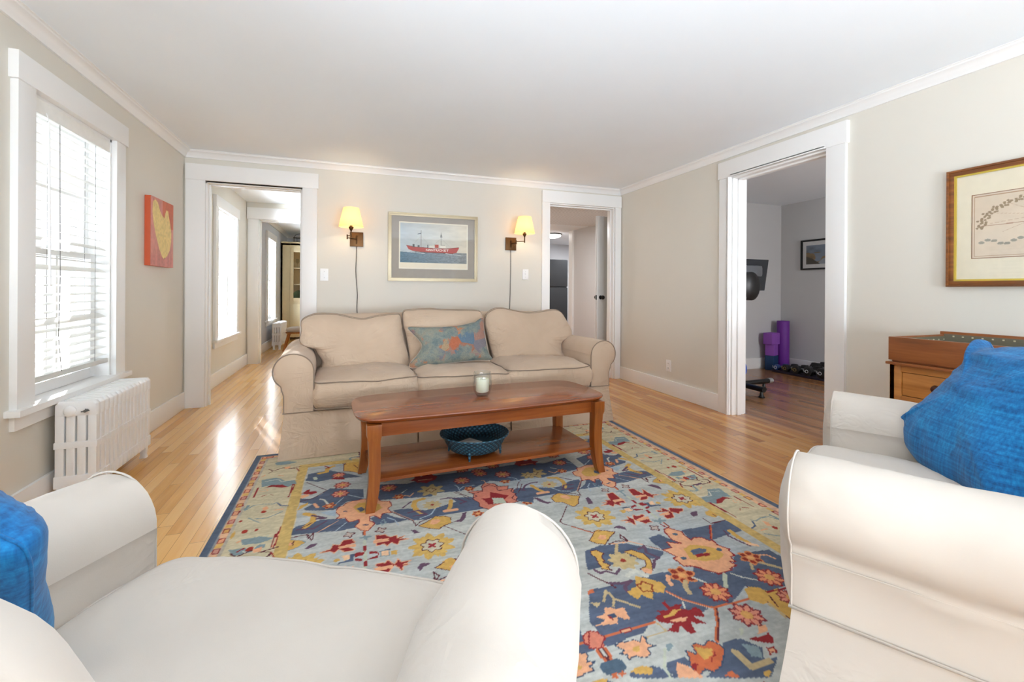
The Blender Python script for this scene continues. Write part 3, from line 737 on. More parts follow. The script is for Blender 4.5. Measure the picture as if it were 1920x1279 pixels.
MB().lathe([(0.0, 0.022), (0.115, 0.022), (0.138, 0.032), (0.160, 0.065), (0.180, 0.102), (0.188, 0.108), (0.186, 0.113), (0.176, 0.108), (0.152, 0.070), (0.134, 0.052), (0.115, 0.047), (0.0, 0.047)], n=64).build('bowl', M_bas, bk, ang=60)
MB().tube([(0.187*math.cos(a), 0.187*math.sin(a), 0.111) for a in [2*PI*k/64 for k in range(64)]], 0.005, 8, True).build('rim', M_bas, bk)
for k in range(4):
    a = PI/4+0.35+k*PI/2; c, s_ = math.cos(a), math.sin(a)
    MB().tube([(0.14*c, 0.14*s_, 0.05), (0.143*c, 0.143*s_, 0.03), (0.145*c, 0.145*s_, 0.001)], [0.012, 0.008, 0.005], 8).build('foot', M_bas, bk)
M_coast = plain('stone_coaster', '#c9c6bf', 0.5)
for k, (dx, dy, dz, rz) in enumerate(((0.0, -0.01, 0.0485, 0.2), (-0.012, 0.0, 0.0585, 0.55))):
    o = box('coaster', -0.048, 0.048, -0.048, 0.048, 0, 0.0095, M_coast, None, 0.002)
    o.location = (0.645+dx-0.02, 2.43+dy-0.02, 0.15+dz); o.rotation_euler = (0, 0, rz)
    tag(o, ('lower' if k == 0 else 'upper')+' of two pale square coasters stacked in the teal bowl', 'coaster', 'coasters in the teal bowl')
# ------------------------------------------------------------------ painting on grids (things that are printed, woven or painted)
class Canvas:
    def __init__(s, x0, x1, y0, y1, step, bg):
        s.x0, s.y0, s.st = x0, y0, step
        s.W = int(round((x1-x0)/step))+1; s.H = int(round((y1-y0)/step))+1
        s.a = np.zeros((s.H, s.W, 3), np.float32); s.a[:] = L(bg)
        s.X, s.Y = np.meshgrid(x0+np.arange(s.W)*step, y0+np.arange(s.H)*step)
    def _sub(s, x0, x1, y0, y1):
        i0 = max(0, int((x0-s.x0)/s.st)-1); i1 = min(s.W, int((x1-s.x0)/s.st)+3); j0 = max(0, int((y0-s.y0)/s.st)-1); j1 = min(s.H, int((y1-s.y0)/s.st)+3)
        return slice(j0, max(j0, j1)), slice(i0, max(i0, i1))
    def poly(s, pts, c):
        P = np.array(pts, float); sl = s._sub(P[:, 0].min(), P[:, 0].max(), P[:, 1].min(), P[:, 1].max())
        X, Y = s.X[sl], s.Y[sl]; m = np.zeros(X.shape, bool)
        if not m.size: return s
        for i in range(len(P)):
            ax, ay = P[i]; bx, by = P[(i+1) % len(P)]
            if ay == by: continue
            m ^= ((ay > Y) != (by > Y)) & (X < (bx-ax)*(Y-ay)/(by-ay)+ax)
        s.a[sl][m] = L(c); return s
    def line(s, pts, w, c, close=False):
        P = np.array(pts, float)
        if close: P = np.vstack([P, P[:1]])
        for i in range(len(P)-1):
            (ax, ay), (bx, by) = P[i], P[i+1]
            sl = s._sub(min(ax, bx)-w, max(ax, bx)+w, min(ay, by)-w, max(ay, by)+w); X, Y = s.X[sl], s.Y[sl]
            if not X.size: continue
            dx, dy = bx-ax, by-ay; t = np.clip(((X-ax)*dx+(Y-ay)*dy)/max(dx*dx+dy*dy, 1e-12), 0, 1)
            s.a[sl][np.hypot(X-ax-dx*t, Y-ay-dy*t) < w/2] = L(c)
        return s
    def ell(s, x, y, rx, ry, c):
        sl = s._sub(x-rx, x+rx, y-ry, y+ry); X, Y = s.X[sl], s.Y[sl]
        s.a[sl][((X-x)/rx)**2+((Y-y)/ry)**2 < 1] = L(c); return s
    def mesh(s, name, mat, parent=None, to=None, thick=0.0):
        """to(x, y) arrays -> 3D arrays"""
        P = np.stack(to(s.X.ravel(), s.Y.ravel()), 1).astype(np.float32); n = s.W*s.H
        col = np.ones((n, 4), np.float32); col[:, :3] = s.a.reshape(-1, 3)
        i = np.arange(n).reshape(s.H, s.W); q = np.stack([i[:-1, :-1], i[:-1, 1:], i[1:, 1:], i[1:, :-1]], -1).reshape(-1, 4)
        if thick:
            bi = np.concatenate([i[0, :], i[1:, -1], i[-1, -2::-1], i[-2:0:-1, 0]]); m = len(bi); lo = P[bi].copy(); lo[:, 2] -= thick
            P = np.vstack([P, lo]); col = np.vstack([col, col[bi]]); k = np.arange(m); k2 = (k+1) % m
            q = np.vstack([q, np.stack([bi[k2], bi[k], n+k, n+k2], -1)])
        me = bpy.data.meshes.new(name); me.vertices.add(len(P)); me.vertices.foreach_set('co', P.ravel())
        me.loops.add(q.size); me.loops.foreach_set('vertex_index', q.ravel().astype(np.int32))
        me.polygons.add(len(q)); me.polygons.foreach_set('loop_start', (np.arange(len(q))*4).astype(np.int32)); me.polygons.foreach_set('loop_total', np.full(len(q), 4, np.int32))
        at = me.color_attributes.new('Col', 'FLOAT_COLOR', 'POINT'); at.data.foreach_set('color', col.ravel())
        me.update(calc_edges=True); me.validate(); me.materials.append(mat)
        o = bpy.data.objects.new(name, me); COL.objects.link(o)
        if parent: o.parent = parent
        return o
def ns(X, Y, s, seed):
    """cheap value noise on arrays"""
    xi, yi = np.floor(X*s).astype(int), np.floor(Y*s).astype(int); fx, fy = X*s-xi, Y*s-yi
    fx = fx*fx*(3-2*fx); fy = fy*fy*(3-2*fy)
    def h(a, b): v = np.sin(a*127.1+b*311.7+seed*74.7)*43758.5453; return v-np.floor(v)
    return (h(xi, yi)*(1-fx)+h(xi+1, yi)*fx)*(1-fy)+(h(xi, yi+1)*(1-fx)+h(xi+1, yi+1)*fx)*fy

M_print = vcol('printed_paper', 0.7)
def picture(name, label, W, H, fr, loc, rz, frame_mats, mat_col, border, art, art_rect, glass=True, lip=None):
    """framed picture hanging in the plane x (right), z (up), facing -y locally"""
    r = thing(name, label, 'picture', loc, rz)
    b = MB(); d = 0.024
    for k, (o, i_, y0, y1) in enumerate(((0, fr*0.35, -d, 0), (fr*0.3, fr, -d*0.72, 0))):
        for (xa, xb, za, zb) in ((-W/2+o, -W/2+i_, -H/2+i_, H/2-i_), (W/2-i_, W/2-o, -H/2+i_, H/2-i_), (-W/2+o, W/2-o, -H/2+o, -H/2+i_), (-W/2+o, W/2-o, H/2-i_, H/2-o)):
            b.box(xa, xb, y0, y1, za, zb)
    b.build('frame', frame_mats[0], r, bevel=0.0015)
    if lip:
        b = MB(); o, i_ = fr, fr+lip
        for (xa, xb, za, zb) in ((-W/2+o, -W/2+i_, -H/2+i_, H/2-i_), (W/2-i_, W/2-o, -H/2+i_, H/2-i_), (-W/2+o, W/2-o, -H/2+o, -H/2+i_), (-W/2+o, W/2-o, H/2-i_, H/2-o)): b.box(xa, xb, -0.014, -0.002, za, zb)
        b.build('frame_lip', frame_mats[1], r)
    box('mat_board', -W/2+fr*0.8, W/2-fr*0.8, -0.007, -0.003, -H/2+fr*0.8, H/2-fr*0.8, plain(name+'_mat', mat_col, 0.8), r)
    x0, x1, z0, z1 = art_rect
    art.mesh('print', M_print, r, to=lambda X, Y: (X, np.full_like(X, -0.0085), Y))
    if border:
        bb = MB(); e = border[0]
        for (xa, xb, za, zb) in ((x0-e, x0, z0-e, z1+e), (x1, x1+e, z0-e, z1+e), (x0, x1, z0-e, z0), (x0, x1, z1, z1+e)): bb.box(xa, xb, -0.0088, -0.0068, za, zb)
        bb.build('print_border', plain(name+'_border', border[1], 0.8), r)
    if glass: box('glass', -W/2+fr*0.9, W/2-fr*0.9, -0.0125, -0.0105, -H/2+fr*0.9, H/2-fr*0.9, M_picglass, r)
    return r

FONT = {'N': '1000111001101011001110001', 'A': '0111010001111111000110001', 'T': '1111100100001000010000100', 'U': '1000110001100011000101110', 'C': '0111110000100001000001111', 'K': '1000110010111001001010001', 'E': '1111110000111101000011111'}
def text(cv, s, x, y, px, c, dx=0.0, dy=0.0):
    for ch in s:
        for k, v in enumerate(FONT[ch]):
            if v == '1': i, j = k % 5, 4-k//5; cv.poly([(x+i*px, y+j*px+dy*x), (x+(i+1.05)*px, y+j*px+dy*x), (x+(i+1.05)*px, y+(j+1.05)*px+dy*x), (x+i*px, y+(j+1.05)*px+dy*x)], c)
        x += 6.1*px

# lightship print: red ship with two masts on a grey sea
x0, x1, z0, z1 = -0.345, 0.345, -0.21, 0.245
cv = Canvas(x0, x1, z0, z1, 0.0022, '#d8d6c8')
n = ns(cv.X, cv.Y*3, 9, 1)*0.6+ns(cv.X, cv.Y*3, 25, 2)*0.4; u = (cv.X-x0)/(x1-x0); v = (cv.Y-z0)/(z1-z0)
sky = np.array(L('#bcc9cf'))*(1-u[..., None])+np.array(L('#e2dac6'))*u[..., None]; cv.a[:] = sky*(0.86+0.24*n[..., None])
sea = v < 0.36; nn = ns(cv.X, cv.Y*2.5, 60, 5)*0.6+ns(cv.X, cv.Y*2, 150, 6)*0.4
seac = (np.array(L('#51758a'))*(1-u[..., None])+np.array(L('#8d9293'))*u[..., None])*(0.62+0.75*nn[..., None]); cv.a[sea] = seac[sea]
cv.a[v < 0.115] = L('#ece3cd')
hull = [(-.285, .018), (-.20, .004), (.0, -.006), (.13, -.004), (.26, .012), (.262, .004), (.235, -.045), (.2, -.052), (-.1, -.050), (-.22, -.038), (-.262, -.022)]
cv.poly(hull, '#b24a45'); cv.line([(-.285, .018), (-.20, .004), (.0, -.006), (.13, -.004), (.26, .012)], 0.004, '#5d2a28'); cv.line([(-.2, -.047), (.2, -.056)], 0.005, '#3b3a3d')
for mx_, zt in ((-.135, .175), (.072, .16)):
    cv.line([(mx_, -.0), (mx_, zt)], 0.0045, '#6a675c'); cv.line([(mx_, zt-.06), (mx_-.11, .0)], 0.0018, '#a9a698'); cv.line([(mx_, zt-.06), (mx_+.11, .0)], 0.0018, '#a9a698')
cv.poly([(.06, .11), (.085, .11), (.08, .14), (.065, .14)], '#77756d'); cv.poly([(-.175, .13), (-.138, .14), (-.138, .15), (-.165, .142)], '#4f5a66')
for (a, b_, c_, d_, cc) in ((-.22, -.20, .0, .03, '#5c6061'), (-.17, -.15, .0, .022, '#5c6061'), (-.07, -.062, .0, .03, '#4b4f52'), (-.05, .03, .0, .02, '#e7e3d6'), (.005, .045, .0, .035, '#b9503f'), (.06, .12, .0, .032, '#e9e5d8'), (.065, .115, .026, .031, '#8c8f83'), (-.02, .0, .018, .03, '#d9d4c4')): cv.poly([(a, c_), (b_, c_), (b_, d_), (a, d_)], cc)
text(cv, 'NANTUCKET', -.085, -.036, 0.0044, '#f6f1e8')
cv.line([(.12, -.055), (.29, -.075)], 0.006, '#c3c8c8'); cv.line([(-.345, -.045), (-.25, -.05), (-.1, -.062)], 0.006, '#c9d2d3')
M_champ = plain('champagne_gold_frame', '#c3b596', 0.4, 0.3)
picture('framed_print', 'framed print of a red lightship with two masts above the sofa', 0.925, 0.695, 0.032, (0.798, YB-0.001, 1.489), 0, (M_champ, M_champ), '#a39c92', (0.012, '#efe9d8'), cv, (x0, x1, z0, z1))

# antique chart on the right wall
x0, x1, z0, z1 = -0.33, 0.33, -0.165, 0.165
cv = Canvas(x0, x1, z0, z1, 0.0024, '#dccbb4'); n = ns(cv.X, cv.Y, 14, 3)*0.5+ns(cv.X, cv.Y, 60, 4)*0.5; cv.a *= (0.93+0.12*n[..., None])
cv.line([(x0+.012, z0+.012), (x1-.012, z0+.012), (x1-.012, z1-.012), (x0+.012, z1-.012)], 0.0035, '#b08b6a', True); cv.line([(x0, z0), (x1, z0), (x1, z1), (x0, z1)], 0.007, '#8a5f3e', True)
for k in range(150):
    a = math.radians(185-k*1.3); r_ = 1+0.05*math.sin(k*1.7)+0.03*math.sin(k*0.61); cv.ell(-.02+.27*r_*math.cos(a), -.0+.135*r_*math.sin(a), 0.006, 0.005, '#9a8468')
cv.line([(-.29, .0), (.3, .01)], 0.0028, '#a3755a'); cv.ell(-.06, .03, .013, .013, '#8e5a4d'); cv.line([(-.06, .03), (-.06, .13)], 0.002, '#97775f')
for k in range(12): a = k*PI/6+.2; cv.line([(-.06, .03), (-.06+.2*math.cos(a), .03+.1*math.sin(a))], 0.0016, '#bfa085')
for k in range(26): cv.ell(-.29+.024*k, -.085+.012*math.sin(k*1.3), .012, .007, '#9c9686')
M_burl = wood('burl_frame', [(0.3, '#4f2c14'), (0.5, '#7f4a20'), (0.7, '#a5682f')], 0, 1.5, 0.35, 0.3)
M_gilt = plain('gilt_lip', '#d9bf55', 0.3, 0.6)
picture('framed_chart', 'framed antique sea chart in a brown burl frame above the wooden dry sink', 0.86, 0.62, 0.030, (XR-0.001, 1.085, 1.395), math.radians(-90), (M_burl, M_gilt), '#e9dfc6', None, cv, (x0, x1, z0, z1), lip=0.009)

# seascape in the gym room
x0, x1, z0, z1 = -0.24, 0.24, -0.125, 0.125
cv = Canvas(x0, x1, z0, z1, 0.004, '#6d7784'); v = (cv.Y-z0)/(z1-z0); n = ns(cv.X, cv.Y*2, 12, 8)
cv.a *= (0.75+0.5*n[..., None]); m = (v < 0.62) & (n+v*0.8 < 1.0); cv.a[m] = (np.array(L('#7d6a50'))*(0.7+0.6*n[..., None]))[m]
cv.poly([(-.1, -.125), (.24, -.125), (.24, .0), (.1, -.02), (-.02, -.06)], '#8b939b'); cv.poly([(-.24, -.125), (-.05, -.125), (-.16, -.05), (-.24, -.02)], '#4b463e')
M_blk = plain('black_frame', '#121212', 0.35)
picture('framed_seascape', 'small black-framed coastal landscape on the gym room wall', 0.62, 0.395, 0.022, (GX-0.001, 4.09, 1.545), math.radians(-90), (M_blk, M_blk), '#c9c9c9', None, cv, (x0, x1, z0, z1), glass=False)

# square canvas with a pale yellow pear shape, next to the window
cvs = thing('canvas_painting', 'small red canvas painted with a pale yellow pear beside the window', 'painting', (XL+0.001, 4.10, 1.465), math.radians(90))
cv = Canvas(-.215, .215, -.25, .25, 0.003, '#c98376'); n = ns(cv.X*4, cv.Y*0.6, 9, 2)*0.6+ns(cv.X, cv.Y, 60, 3)*0.4; cv.a *= (0.72+0.55*n[..., None])
m = (cv.Y > .05) & (cv.X > .0); cv.a[m] = (np.array(L('#c2603e'))*(0.8+0.4*n[..., None]))[m]; m = cv.Y < -.17; cv.a[m] *= np.array([1.0, .93, .98])
pear = [(-.175, .215), (-.13, .235), (-.09, .22), (-.05, .165), (-.01, .135), (.035, .12), (.05, .16), (.075, .19), (.11, .185), (.12, .15), (.15, .09), (.175, .02), (.17, -.05), (.14, -.12), (.09, -.165), (.04, -.19), (.0, -.18), (-.06, -.12), (-.12, -.03), (-.165, .06), (-.185, .14)]
k_ = cv.a.copy(); cv.poly(pear, '#e3cb86'); mk = np.abs(cv.a-k_).sum(2) > 0; n2 = ns(cv.X, cv.Y, 70, 9); cv.a[mk] = (np.array(L('#e0c57c'))*(0.85+0.3*n2[..., None]))[mk]
cv.ell(.045, -.185, .008, .008, '#54452f')
cv.mesh('painted_face', vcol('oil_paint', 0.6), cvs, to=lambda X, Y: (X, np.full_like(X, -0.0365), Y))
box('stretcher', -.215, .215, -.036, 0, -.25, .25, plain('painted_edge', '#c4552f', 0.6), cvs, 0.003)

# ------------------------------------------------------------------ wall lamps
t = NT('lit_shade'); t.set(Base_Color='#f4deb0', Roughness=0.8); t.b.inputs['Emission Color'].default_value = (*L('#ffd58a'), 1); t.b.inputs['Emission Strength'].default_value = 0.42
tr = t.n('ShaderNodeBsdfTranslucent'); tr.inputs[0].default_value = (*L('#fff0cf'), 1); mx = t.n('ShaderNodeMixShader'); mx.inputs[0].default_value = 0.62
t.l(t.b.outputs[0], mx.inputs[1]); t.l(tr.outputs[0], mx.inputs[2]); t.l(mx.outputs[0], t.o.inputs[0]); M_shade = t.m
M_brass = plain('aged_brass', '#54391f', 0.38, 0.85); M_bulb = emit('lit_bulb', '#ffd9a0', 14)
M_cord = plain('brown_cord', '#3a3029', 0.6)
def sconce(label, px, pz0, pz1, sx, sy, sz0, cord, elbow):
    r = thing('wall_lamp', label, 'wall lamp', (px, YB, (pz0+pz1)/2), 0, 'swing-arm lamps either side of the framed print')
    H = (pz1-pz0)/2; X, Y, Z = sx-px, sy-YB, sz0-(pz0+pz1)/2
    box('back_plate', -0.062, 0.062, -0.018, 0, -H, H, M_brass, r, 0.003)
    for q in (-0.045, 0.045): MB().tube([(q, -0.018, -0.01), (q, -0.024, -0.01)], 0.005, 10).build('screw', M_brass, r)
    MB().tube([(0, -0.03, -0.045), (0, -0.03, 0.04)], 0.006, 10).tube([(0, -0.01, 0.03), (0, -0.03, 0.03)], 0.004, 8).tube([(0, -0.01, -0.035), (0, -0.03, -0.035)], 0.004, 8).build('pivot', M_brass, r)
    e = Vector((elbow, (-0.03+Y)*0.5-0.02, 0.0)); zt = Z-0.012
    b = MB().tube([(0, -0.03, 0.0), e], 0.0045, 8).tube([e+Vector((0, 0, -0.014)), e+Vector((0, 0, 0.03))], 0.0065, 10).tube([e+Vector((0, 0, 0.016)), (X, Y, 0.016)], 0.0045, 8).tube([(X, Y, 0.0), (X, Y, zt-0.02)], 0.0065, 10)
    b.build('swing_arm', M_brass, r)
    MB().lathe([(0.004, zt-0.03), (0.007, zt-0.026), (0.022, zt+0.004), (0.022, zt+0.012), (0.012, zt+0.014), (0.012, zt+0.05)], (X, Y, 0), 20, True, True).build('socket', M_brass, r)
    MB().lathe([(0.0, zt+0.05), (0.012, zt+0.055), (0.024, zt+0.08), (0.026, zt+0.095), (0.018, zt+0.115), (0.0, zt+0.122)], (X, Y, 0), 20).build('bulb', M_bulb, r)
    MB().lathe([(0.110, Z), (0.070, Z+0.178), (0.0685, Z+0.178), (0.1085, Z)], (X, Y, 0), 48).lathe([(0.1105, Z-0.001), (0.1105, Z+0.005), (0.108, Z+0.005), (0.108, Z-0.001)], (X, Y, 0), 48).build('lamp_shade', M_shade, r, ang=50)
    MB().tube([(X-0.069, Y, Z+0.172), (X, Y, Z+0.125), (X+0.069, Y, Z+0.172)], 0.0015, 6).build('shade_spider', M_brass, r)
    cp = [(0, -0.008, -H)]
    for k, q in enumerate(cord): cp.append((q, -0.006, -H-0.12*(k+1)))
    MB().tube([tuple(p) for p in cr(cp, 6, False)], 0.0032, 6).build('cord', M_cord, r)
    l = bpy.data.lights.new('lamp_light', 'POINT'); l.energy = 3.5; l.color = (1.0, 0.82, 0.55); l.shadow_soft_size = 0.03
    o = bpy.data.objects.new('lamp_light', l); COL.objects.link(o); o.parent = r; o.location = (X, Y, zt+0.085)
sconce('brass swing-arm wall lamp with glowing shade, left of the lightship print', 0.036, 1.473, 1.614, -0.015, 4.50, 1.640, (-0.002, -0.006, 0.002, 0.010, 0.006, 0.014, 0.016), -0.085)
sconce('brass swing-arm wall lamp with glowing shade, right of the lightship print', 1.640, 1.493, 1.634, 1.733, 4.50, 1.662, (0.002, 0.002, -0.001, -0.003, -0.006, -0.01, -0.01), 0.02)

def switch_plate(name, label, cat, loc, rz, outlet=False):
    r = thing(name, label, cat, loc, rz)
    box('plate', -0.036, 0.036, -0.006, 0, -0.058, 0.058, M_white, r, 0.002)
    if outlet:
        for z in (-0.024, 0.024):
            o = box('socket', -0.016, 0.016, -0.008, -0.005, z-0.014, z+0.014, M_white, r, 0.002)
            MB().box(-0.008, -0.005, -0.0085, -0.007, z-0.004, z+0.006).box(0.005, 0.008, -0.0085, -0.007, z-0.004, z+0.006).build('slot', M_black, o)
    else:
        box('toggle', -0.005, 0.005, -0.018, -0.004, -0.004, 0.012, M_white, r, 0.001)
        for z in (-0.03, 0.03): MB().tube([(0, -0.005, z), (0, -0.0075, z)], 0.003, 8).build('screw', plain('screw', '#a9a9a5', 0.4, 0.5), r)
switch_plate('light_switch', 'white light switch plate between left doorway and left wall lamp', 'light switch', (-0.256, YB, 1.193), 0)
switch_plate('light_switch', 'white light switch plate beside the right-hand doorway', 'light switch', (1.818, YB, 1.232), 0)
switch_plate('outlet', 'white wall outlet low on the right wall', 'outlet', (XR, 3.80, 0.293), math.radians(-90), True)

# ------------------------------------------------------------------ venetian blind
M_blind = plain('blind_white', '#ecebe6', 0.45); M_railg = plain('blind_rail', '#d3d3cf', 0.45)
bl = thing('venetian_blind', 'white horizontal-slat venetian blind hanging in the left window', 'blind', (-1.432, 3.046, 0.6))
y0, y1 = -0.362, 0.362
MB().box(-0.02, 0.03, y0, y1, 1.29, 1.345).build('headrail', M_blind, bl, bevel=0.003)
box('valance', 0.028, 0.036, y0-0.003, y1+0.003, 1.275, 1.35, M_blind, bl, 0.002)
b = MB(); N = 27; rs = random.Random(4)
for i in range(N):
    z = 0.055+i*(1.235-0.055)/(N-1); til = 0.16+rs.uniform(-.05, .05) + (0.35 if i in (5, 14, 11) else 0); tw = rs.uniform(-.003, .003)+(0.008 if i in (2, 5) else 0)
    R = []
    for yy in (y0, y0*0.5, 0, y1*0.5, y1):
        r_ = []
        for k in range(5):
            u = -0.024+0.012*k; c_ = 0.0022*(1-(u/0.024)**2); r_.append((u*math.cos(til), yy, z+u*math.sin(til)*-1+c_+tw*yy/y1))
        r_ += [(p[0], p[1], p[2]-0.0012) for p in r_[::-1]]; R.append(r_)
    b.rings(R)
b.build('slats', M_blind, bl, ang=50)
MB().box(-0.02, 0.03, y0, y1, 0.0, 0.026).build('bottom_rail', M_railg, bl, bevel=0.004)
MB().tube([(0.038, -0.25, 1.29), (0.044, -0.245, 1.262), (0.042, -0.24, 1.25)], 0.002, 6).tube([(0.042, -0.24, 1.25), (0.042, -0.225, 0.46)], 0.0055, 8).build('tilt_wand', M_white, bl)
MB().tube([(0.027, -0.12, 1.29), (0.029, -0.12, 0.9), (0.029, -0.115, 0.5), (0.03, -0.13, 0.2), (0.029, -0.10, 0.02)], 0.0013, 5).tube([(0.027, 0.22, 1.29), (0.027, 0.22, 0.02)], 0.0008, 5).tube([(-0.022, -0.12, 1.29), (-0.022, -0.12, 0.02)], 0.0008, 5).tube([(-0.022, 0.22, 1.29), (-0.022, 0.22, 0.02)], 0.0008, 5).build('ladder_cord', M_cord, bl)

# ------------------------------------------------------------------ cast iron radiators
def radiator(label, loc, n, pitch, H, D, group=None, detail=True):
    r = thing('radiator', label, 'radiator', loc, 0, 'white cast iron radiators'); zb = 0.075
    for i in range(n):
        y = i*pitch; b = MB(); w_ = pitch*0.86
        for c in range(4):                                    # four columns per section
            xa = -D/2+D*c/4; xb = xa+D/4
            b.rings([[(xa+(0.004 if True else 0), y-w_*s, z), (xa+D/8, y-w_*s*1.12, z), (xb-0.004, y-w_*s, z), (xb-0.004, y+w_*s, z), (xa+D/8, y+w_*s*1.12, z), (xa+0.004, y+w_*s, z)] for z, s in ((zb+0.03, 0.33), (zb+0.05, 0.42), (H-0.05, 0.42), (H-0.03, 0.33))])
        b.rings([[(-D/2+0.006, y-w_/2, z), (D/2-0.006, y-w_/2, z), (D/2, y-w_/4, z), (D/2, y+w_/4, z), (D/2-0.006, y+w_/2, z), (-D/2+0.006, y+w_/2, z), (-D/2, y, z)] for z in (H-0.075, H-0.02)]+[[(-D/2+0.02, y-w_/3, H-0.004), (D/2-0.02, y-w_/3, H-0.004), (D/2-0.012, y-w_/5, H-0.004), (D/2-0.012, y+w_/5, H-0.004), (D/2-0.02, y+w_/3, H-0.004), (-D/2+0.02, y+w_/3, H-0.004), (-D/2+0.012, y, H-0.004)]])
        b.box(-D/2, D/2, y-w_/2, y+w_/2, zb, zb+0.06); b.box(-D/2, D/2, y-w_/2, y+w_/2, (H+zb)*0.5-0.02, (H+zb)*0.5+0.012)
        if i in (0, n-1):
            for sx in (-1, 1): b.rings([[(sx*(D/2-0.03)-q, y-q, z), (sx*(D/2-0.03)+q, y-q, z), (sx*(D/2-0.03)+q, y+q, z), (sx*(D/2-0.03)-q, y+q, z)] for z, q in ((0.0, 0.018), (0.02, 0.014), (zb+0.01, 0.02))])
        b.build('section', M_white, r, bevel=0.004 if detail else 0, ang=40)
    if detail:
        MB().lathe([(0.0, 0.0), (0.026, 0.0), (0.026, 0.006), (0.018, 0.012), (0.0, 0.013)], n=24).xf(Matrix.Translation((-0.02, -pitch*0.43, H-0.05)) @ Matrix.Rotation(PI/2, 4, 'X')).build('hub_cap', M_white, r)
        MB().tube([(0.045, -pitch*0.42, H-0.05), (0.045, -pitch*0.42-0.022, H-0.05)], 0.007, 10).tube([(0.045, -pitch*0.42-0.014, H-0.05), (0.045, -pitch*0.42-0.014, H-0.04)], 0.003, 8).tube([(0.03, -pitch*0.42-0.02, H-0.052), (0.062, -pitch*0.42-0.02, H-0.048)], 0.003, 8).build('air_valve', plain('valve_steel', '#6f7072', 0.3, 0.8), r)
    return r
radiator('white cast iron radiator under the left window with blinds', (XL+0.125, 2.80, 0), 14, 0.0455, 0.50, 0.17)
radiator('white radiator under the window of the farthest room', (XL+0.16, 8.75, 0), 14, 0.05, 0.46, 0.15, detail=False)

# ------------------------------------------------------------------ dry sink (low wooden chest with a trough top)
W_pine = wood('old_pine', [(0.2, '#7a4519'), (0.42, '#a4662c'), (0.6, '#bb7c3c'), (0.85, '#cd9552')], 1, 0.8, 0.45, 0.15)
W_pined = wood('dark_pine', [(0.2, '#5c2f15'), (0.45, '#864a22'), (0.65, '#9c5c2e'), (0.85, '#b0713c')], 1, 0.9, 0.4, 0.2)
M_lin = plain('metal_lining', '#77715f', 0.5, 0.3)
ds = thing('dry_sink', 'antique pine dry sink with a trough top against the right wall', 'chest', (2.60, 0.60, 0))
b = MB(); x1 = XR-0.022-2.60
b.box(-0.012, 0.008, 0, 0.93, 0.71, 0.828).box(x1-0.018, x1, 0, 0.93, 0.71, 0.845).box(0.008, x1-0.018, 0, 0.018, 0.71, 0.828).box(0.008, x1-0.018, 0.912, 0.93, 0.71, 0.828).box(0.0, x1, 0.01, 0.92, 0.70, 0.715)
b.build('trough', W_pined, ds, bevel=0.003)
b = MB(); b.box(0.009, 0.012, 0.02, 0.91, 0.716, 0.815).box(x1-0.022, x1-0.019, 0.02, 0.91, 0.716, 0.832).box(0.012, x1-0.022, 0.906, 0.909, 0.716, 0.82).box(0.012, x1-0.022, 0.021, 0.024, 0.716, 0.82).box(0.012, x1-0.022, 0.02, 0.91, 0.716, 0.719)
li = b.build('lining', M_lin, ds)
b = MB()
for k in range(24): b.lathe([(0, 0.003), (0.003, 0.0015), (0.0035, 0)], n=8)
b = MB()
for k in range(22):
    y = 0.05+k*0.039; b.box(x1-0.0245, x1-0.022, y-0.0035, y+0.0035, 0.818, 0.825)
for k in range(9):
    x = 0.05+k*0.043; b.box(x-0.0035, x+0.0035, 0.9035, 0.906, 0.80, 0.807)
b.build('nail_heads', plain('nail', '#d8d2b4', 0.4, 0.4), li)
MB().box(-0.022, x1, -0.008, 0.938, 0.688, 0.702).build('moulding', W_pined, ds, bevel=0.004)
b = MB(); b.box(0.0, x1, 0.0, 0.022, 0.0, 0.688).box(0.0, x1, 0.908, 0.93, 0.0, 0.688).box(0.0, 0.022, 0.0, 0.05, 0.0, 0.688).box(0.0, 0.022, 0.88, 0.93, 0.0, 0.688).box(0.0, 0.022, 0.44, 0.49, 0.05, 0.688).box(0.0, 0.022, 0.05, 0.88, 0.655, 0.688).box(0.0, 0.022, 0.05, 0.88, 0.50, 0.535).box(0.0, 0.022, 0.05, 0.88, 0.04, 0.1).box(0.02, x1, 0.02, 0.91, 0.1, 0.12).box(x1-0.012, x1, 0.02, 0.91, 0.05, 0.688)
b.build('carcass', W_pine, ds, bevel=0.002)
M_knob = plain('dark_knob', '#3d1d14', 0.25)
for ya, yb in ((0.053, 0.437), (0.493, 0.877)):
    d = box('drawer', 0.006, 0.02, ya, yb, 0.538, 0.652, W_pine, ds, 0.002)
    MB().lathe([(0.007, 0.0), (0.007, 0.012), (0.016, 0.018), (0.02, 0.026), (0.016, 0.034), (0.0, 0.037)], n=24, cap0=True).xf(Matrix.Translation((0.006, yb-0.15 if ya > .4 else ya+0.15, 0.597)) @ Matrix.Rotation(-PI/2, 4, 'Y')).build('knob', M_knob, d)
    dd = MB().box(0.006, 0.02, ya, yb, 0.103, 0.497); dd.box(0.0, 0.008, ya, ya+0.06, 0.103, 0.497).box(0.0, 0.008, yb-0.06, yb, 0.103, 0.497).box(0.0, 0.008, ya, yb, 0.437, 0.497).box(0.0, 0.008, ya, yb, 0.103, 0.163)
    dd.build('door', W_pine, ds, bevel=0.002)

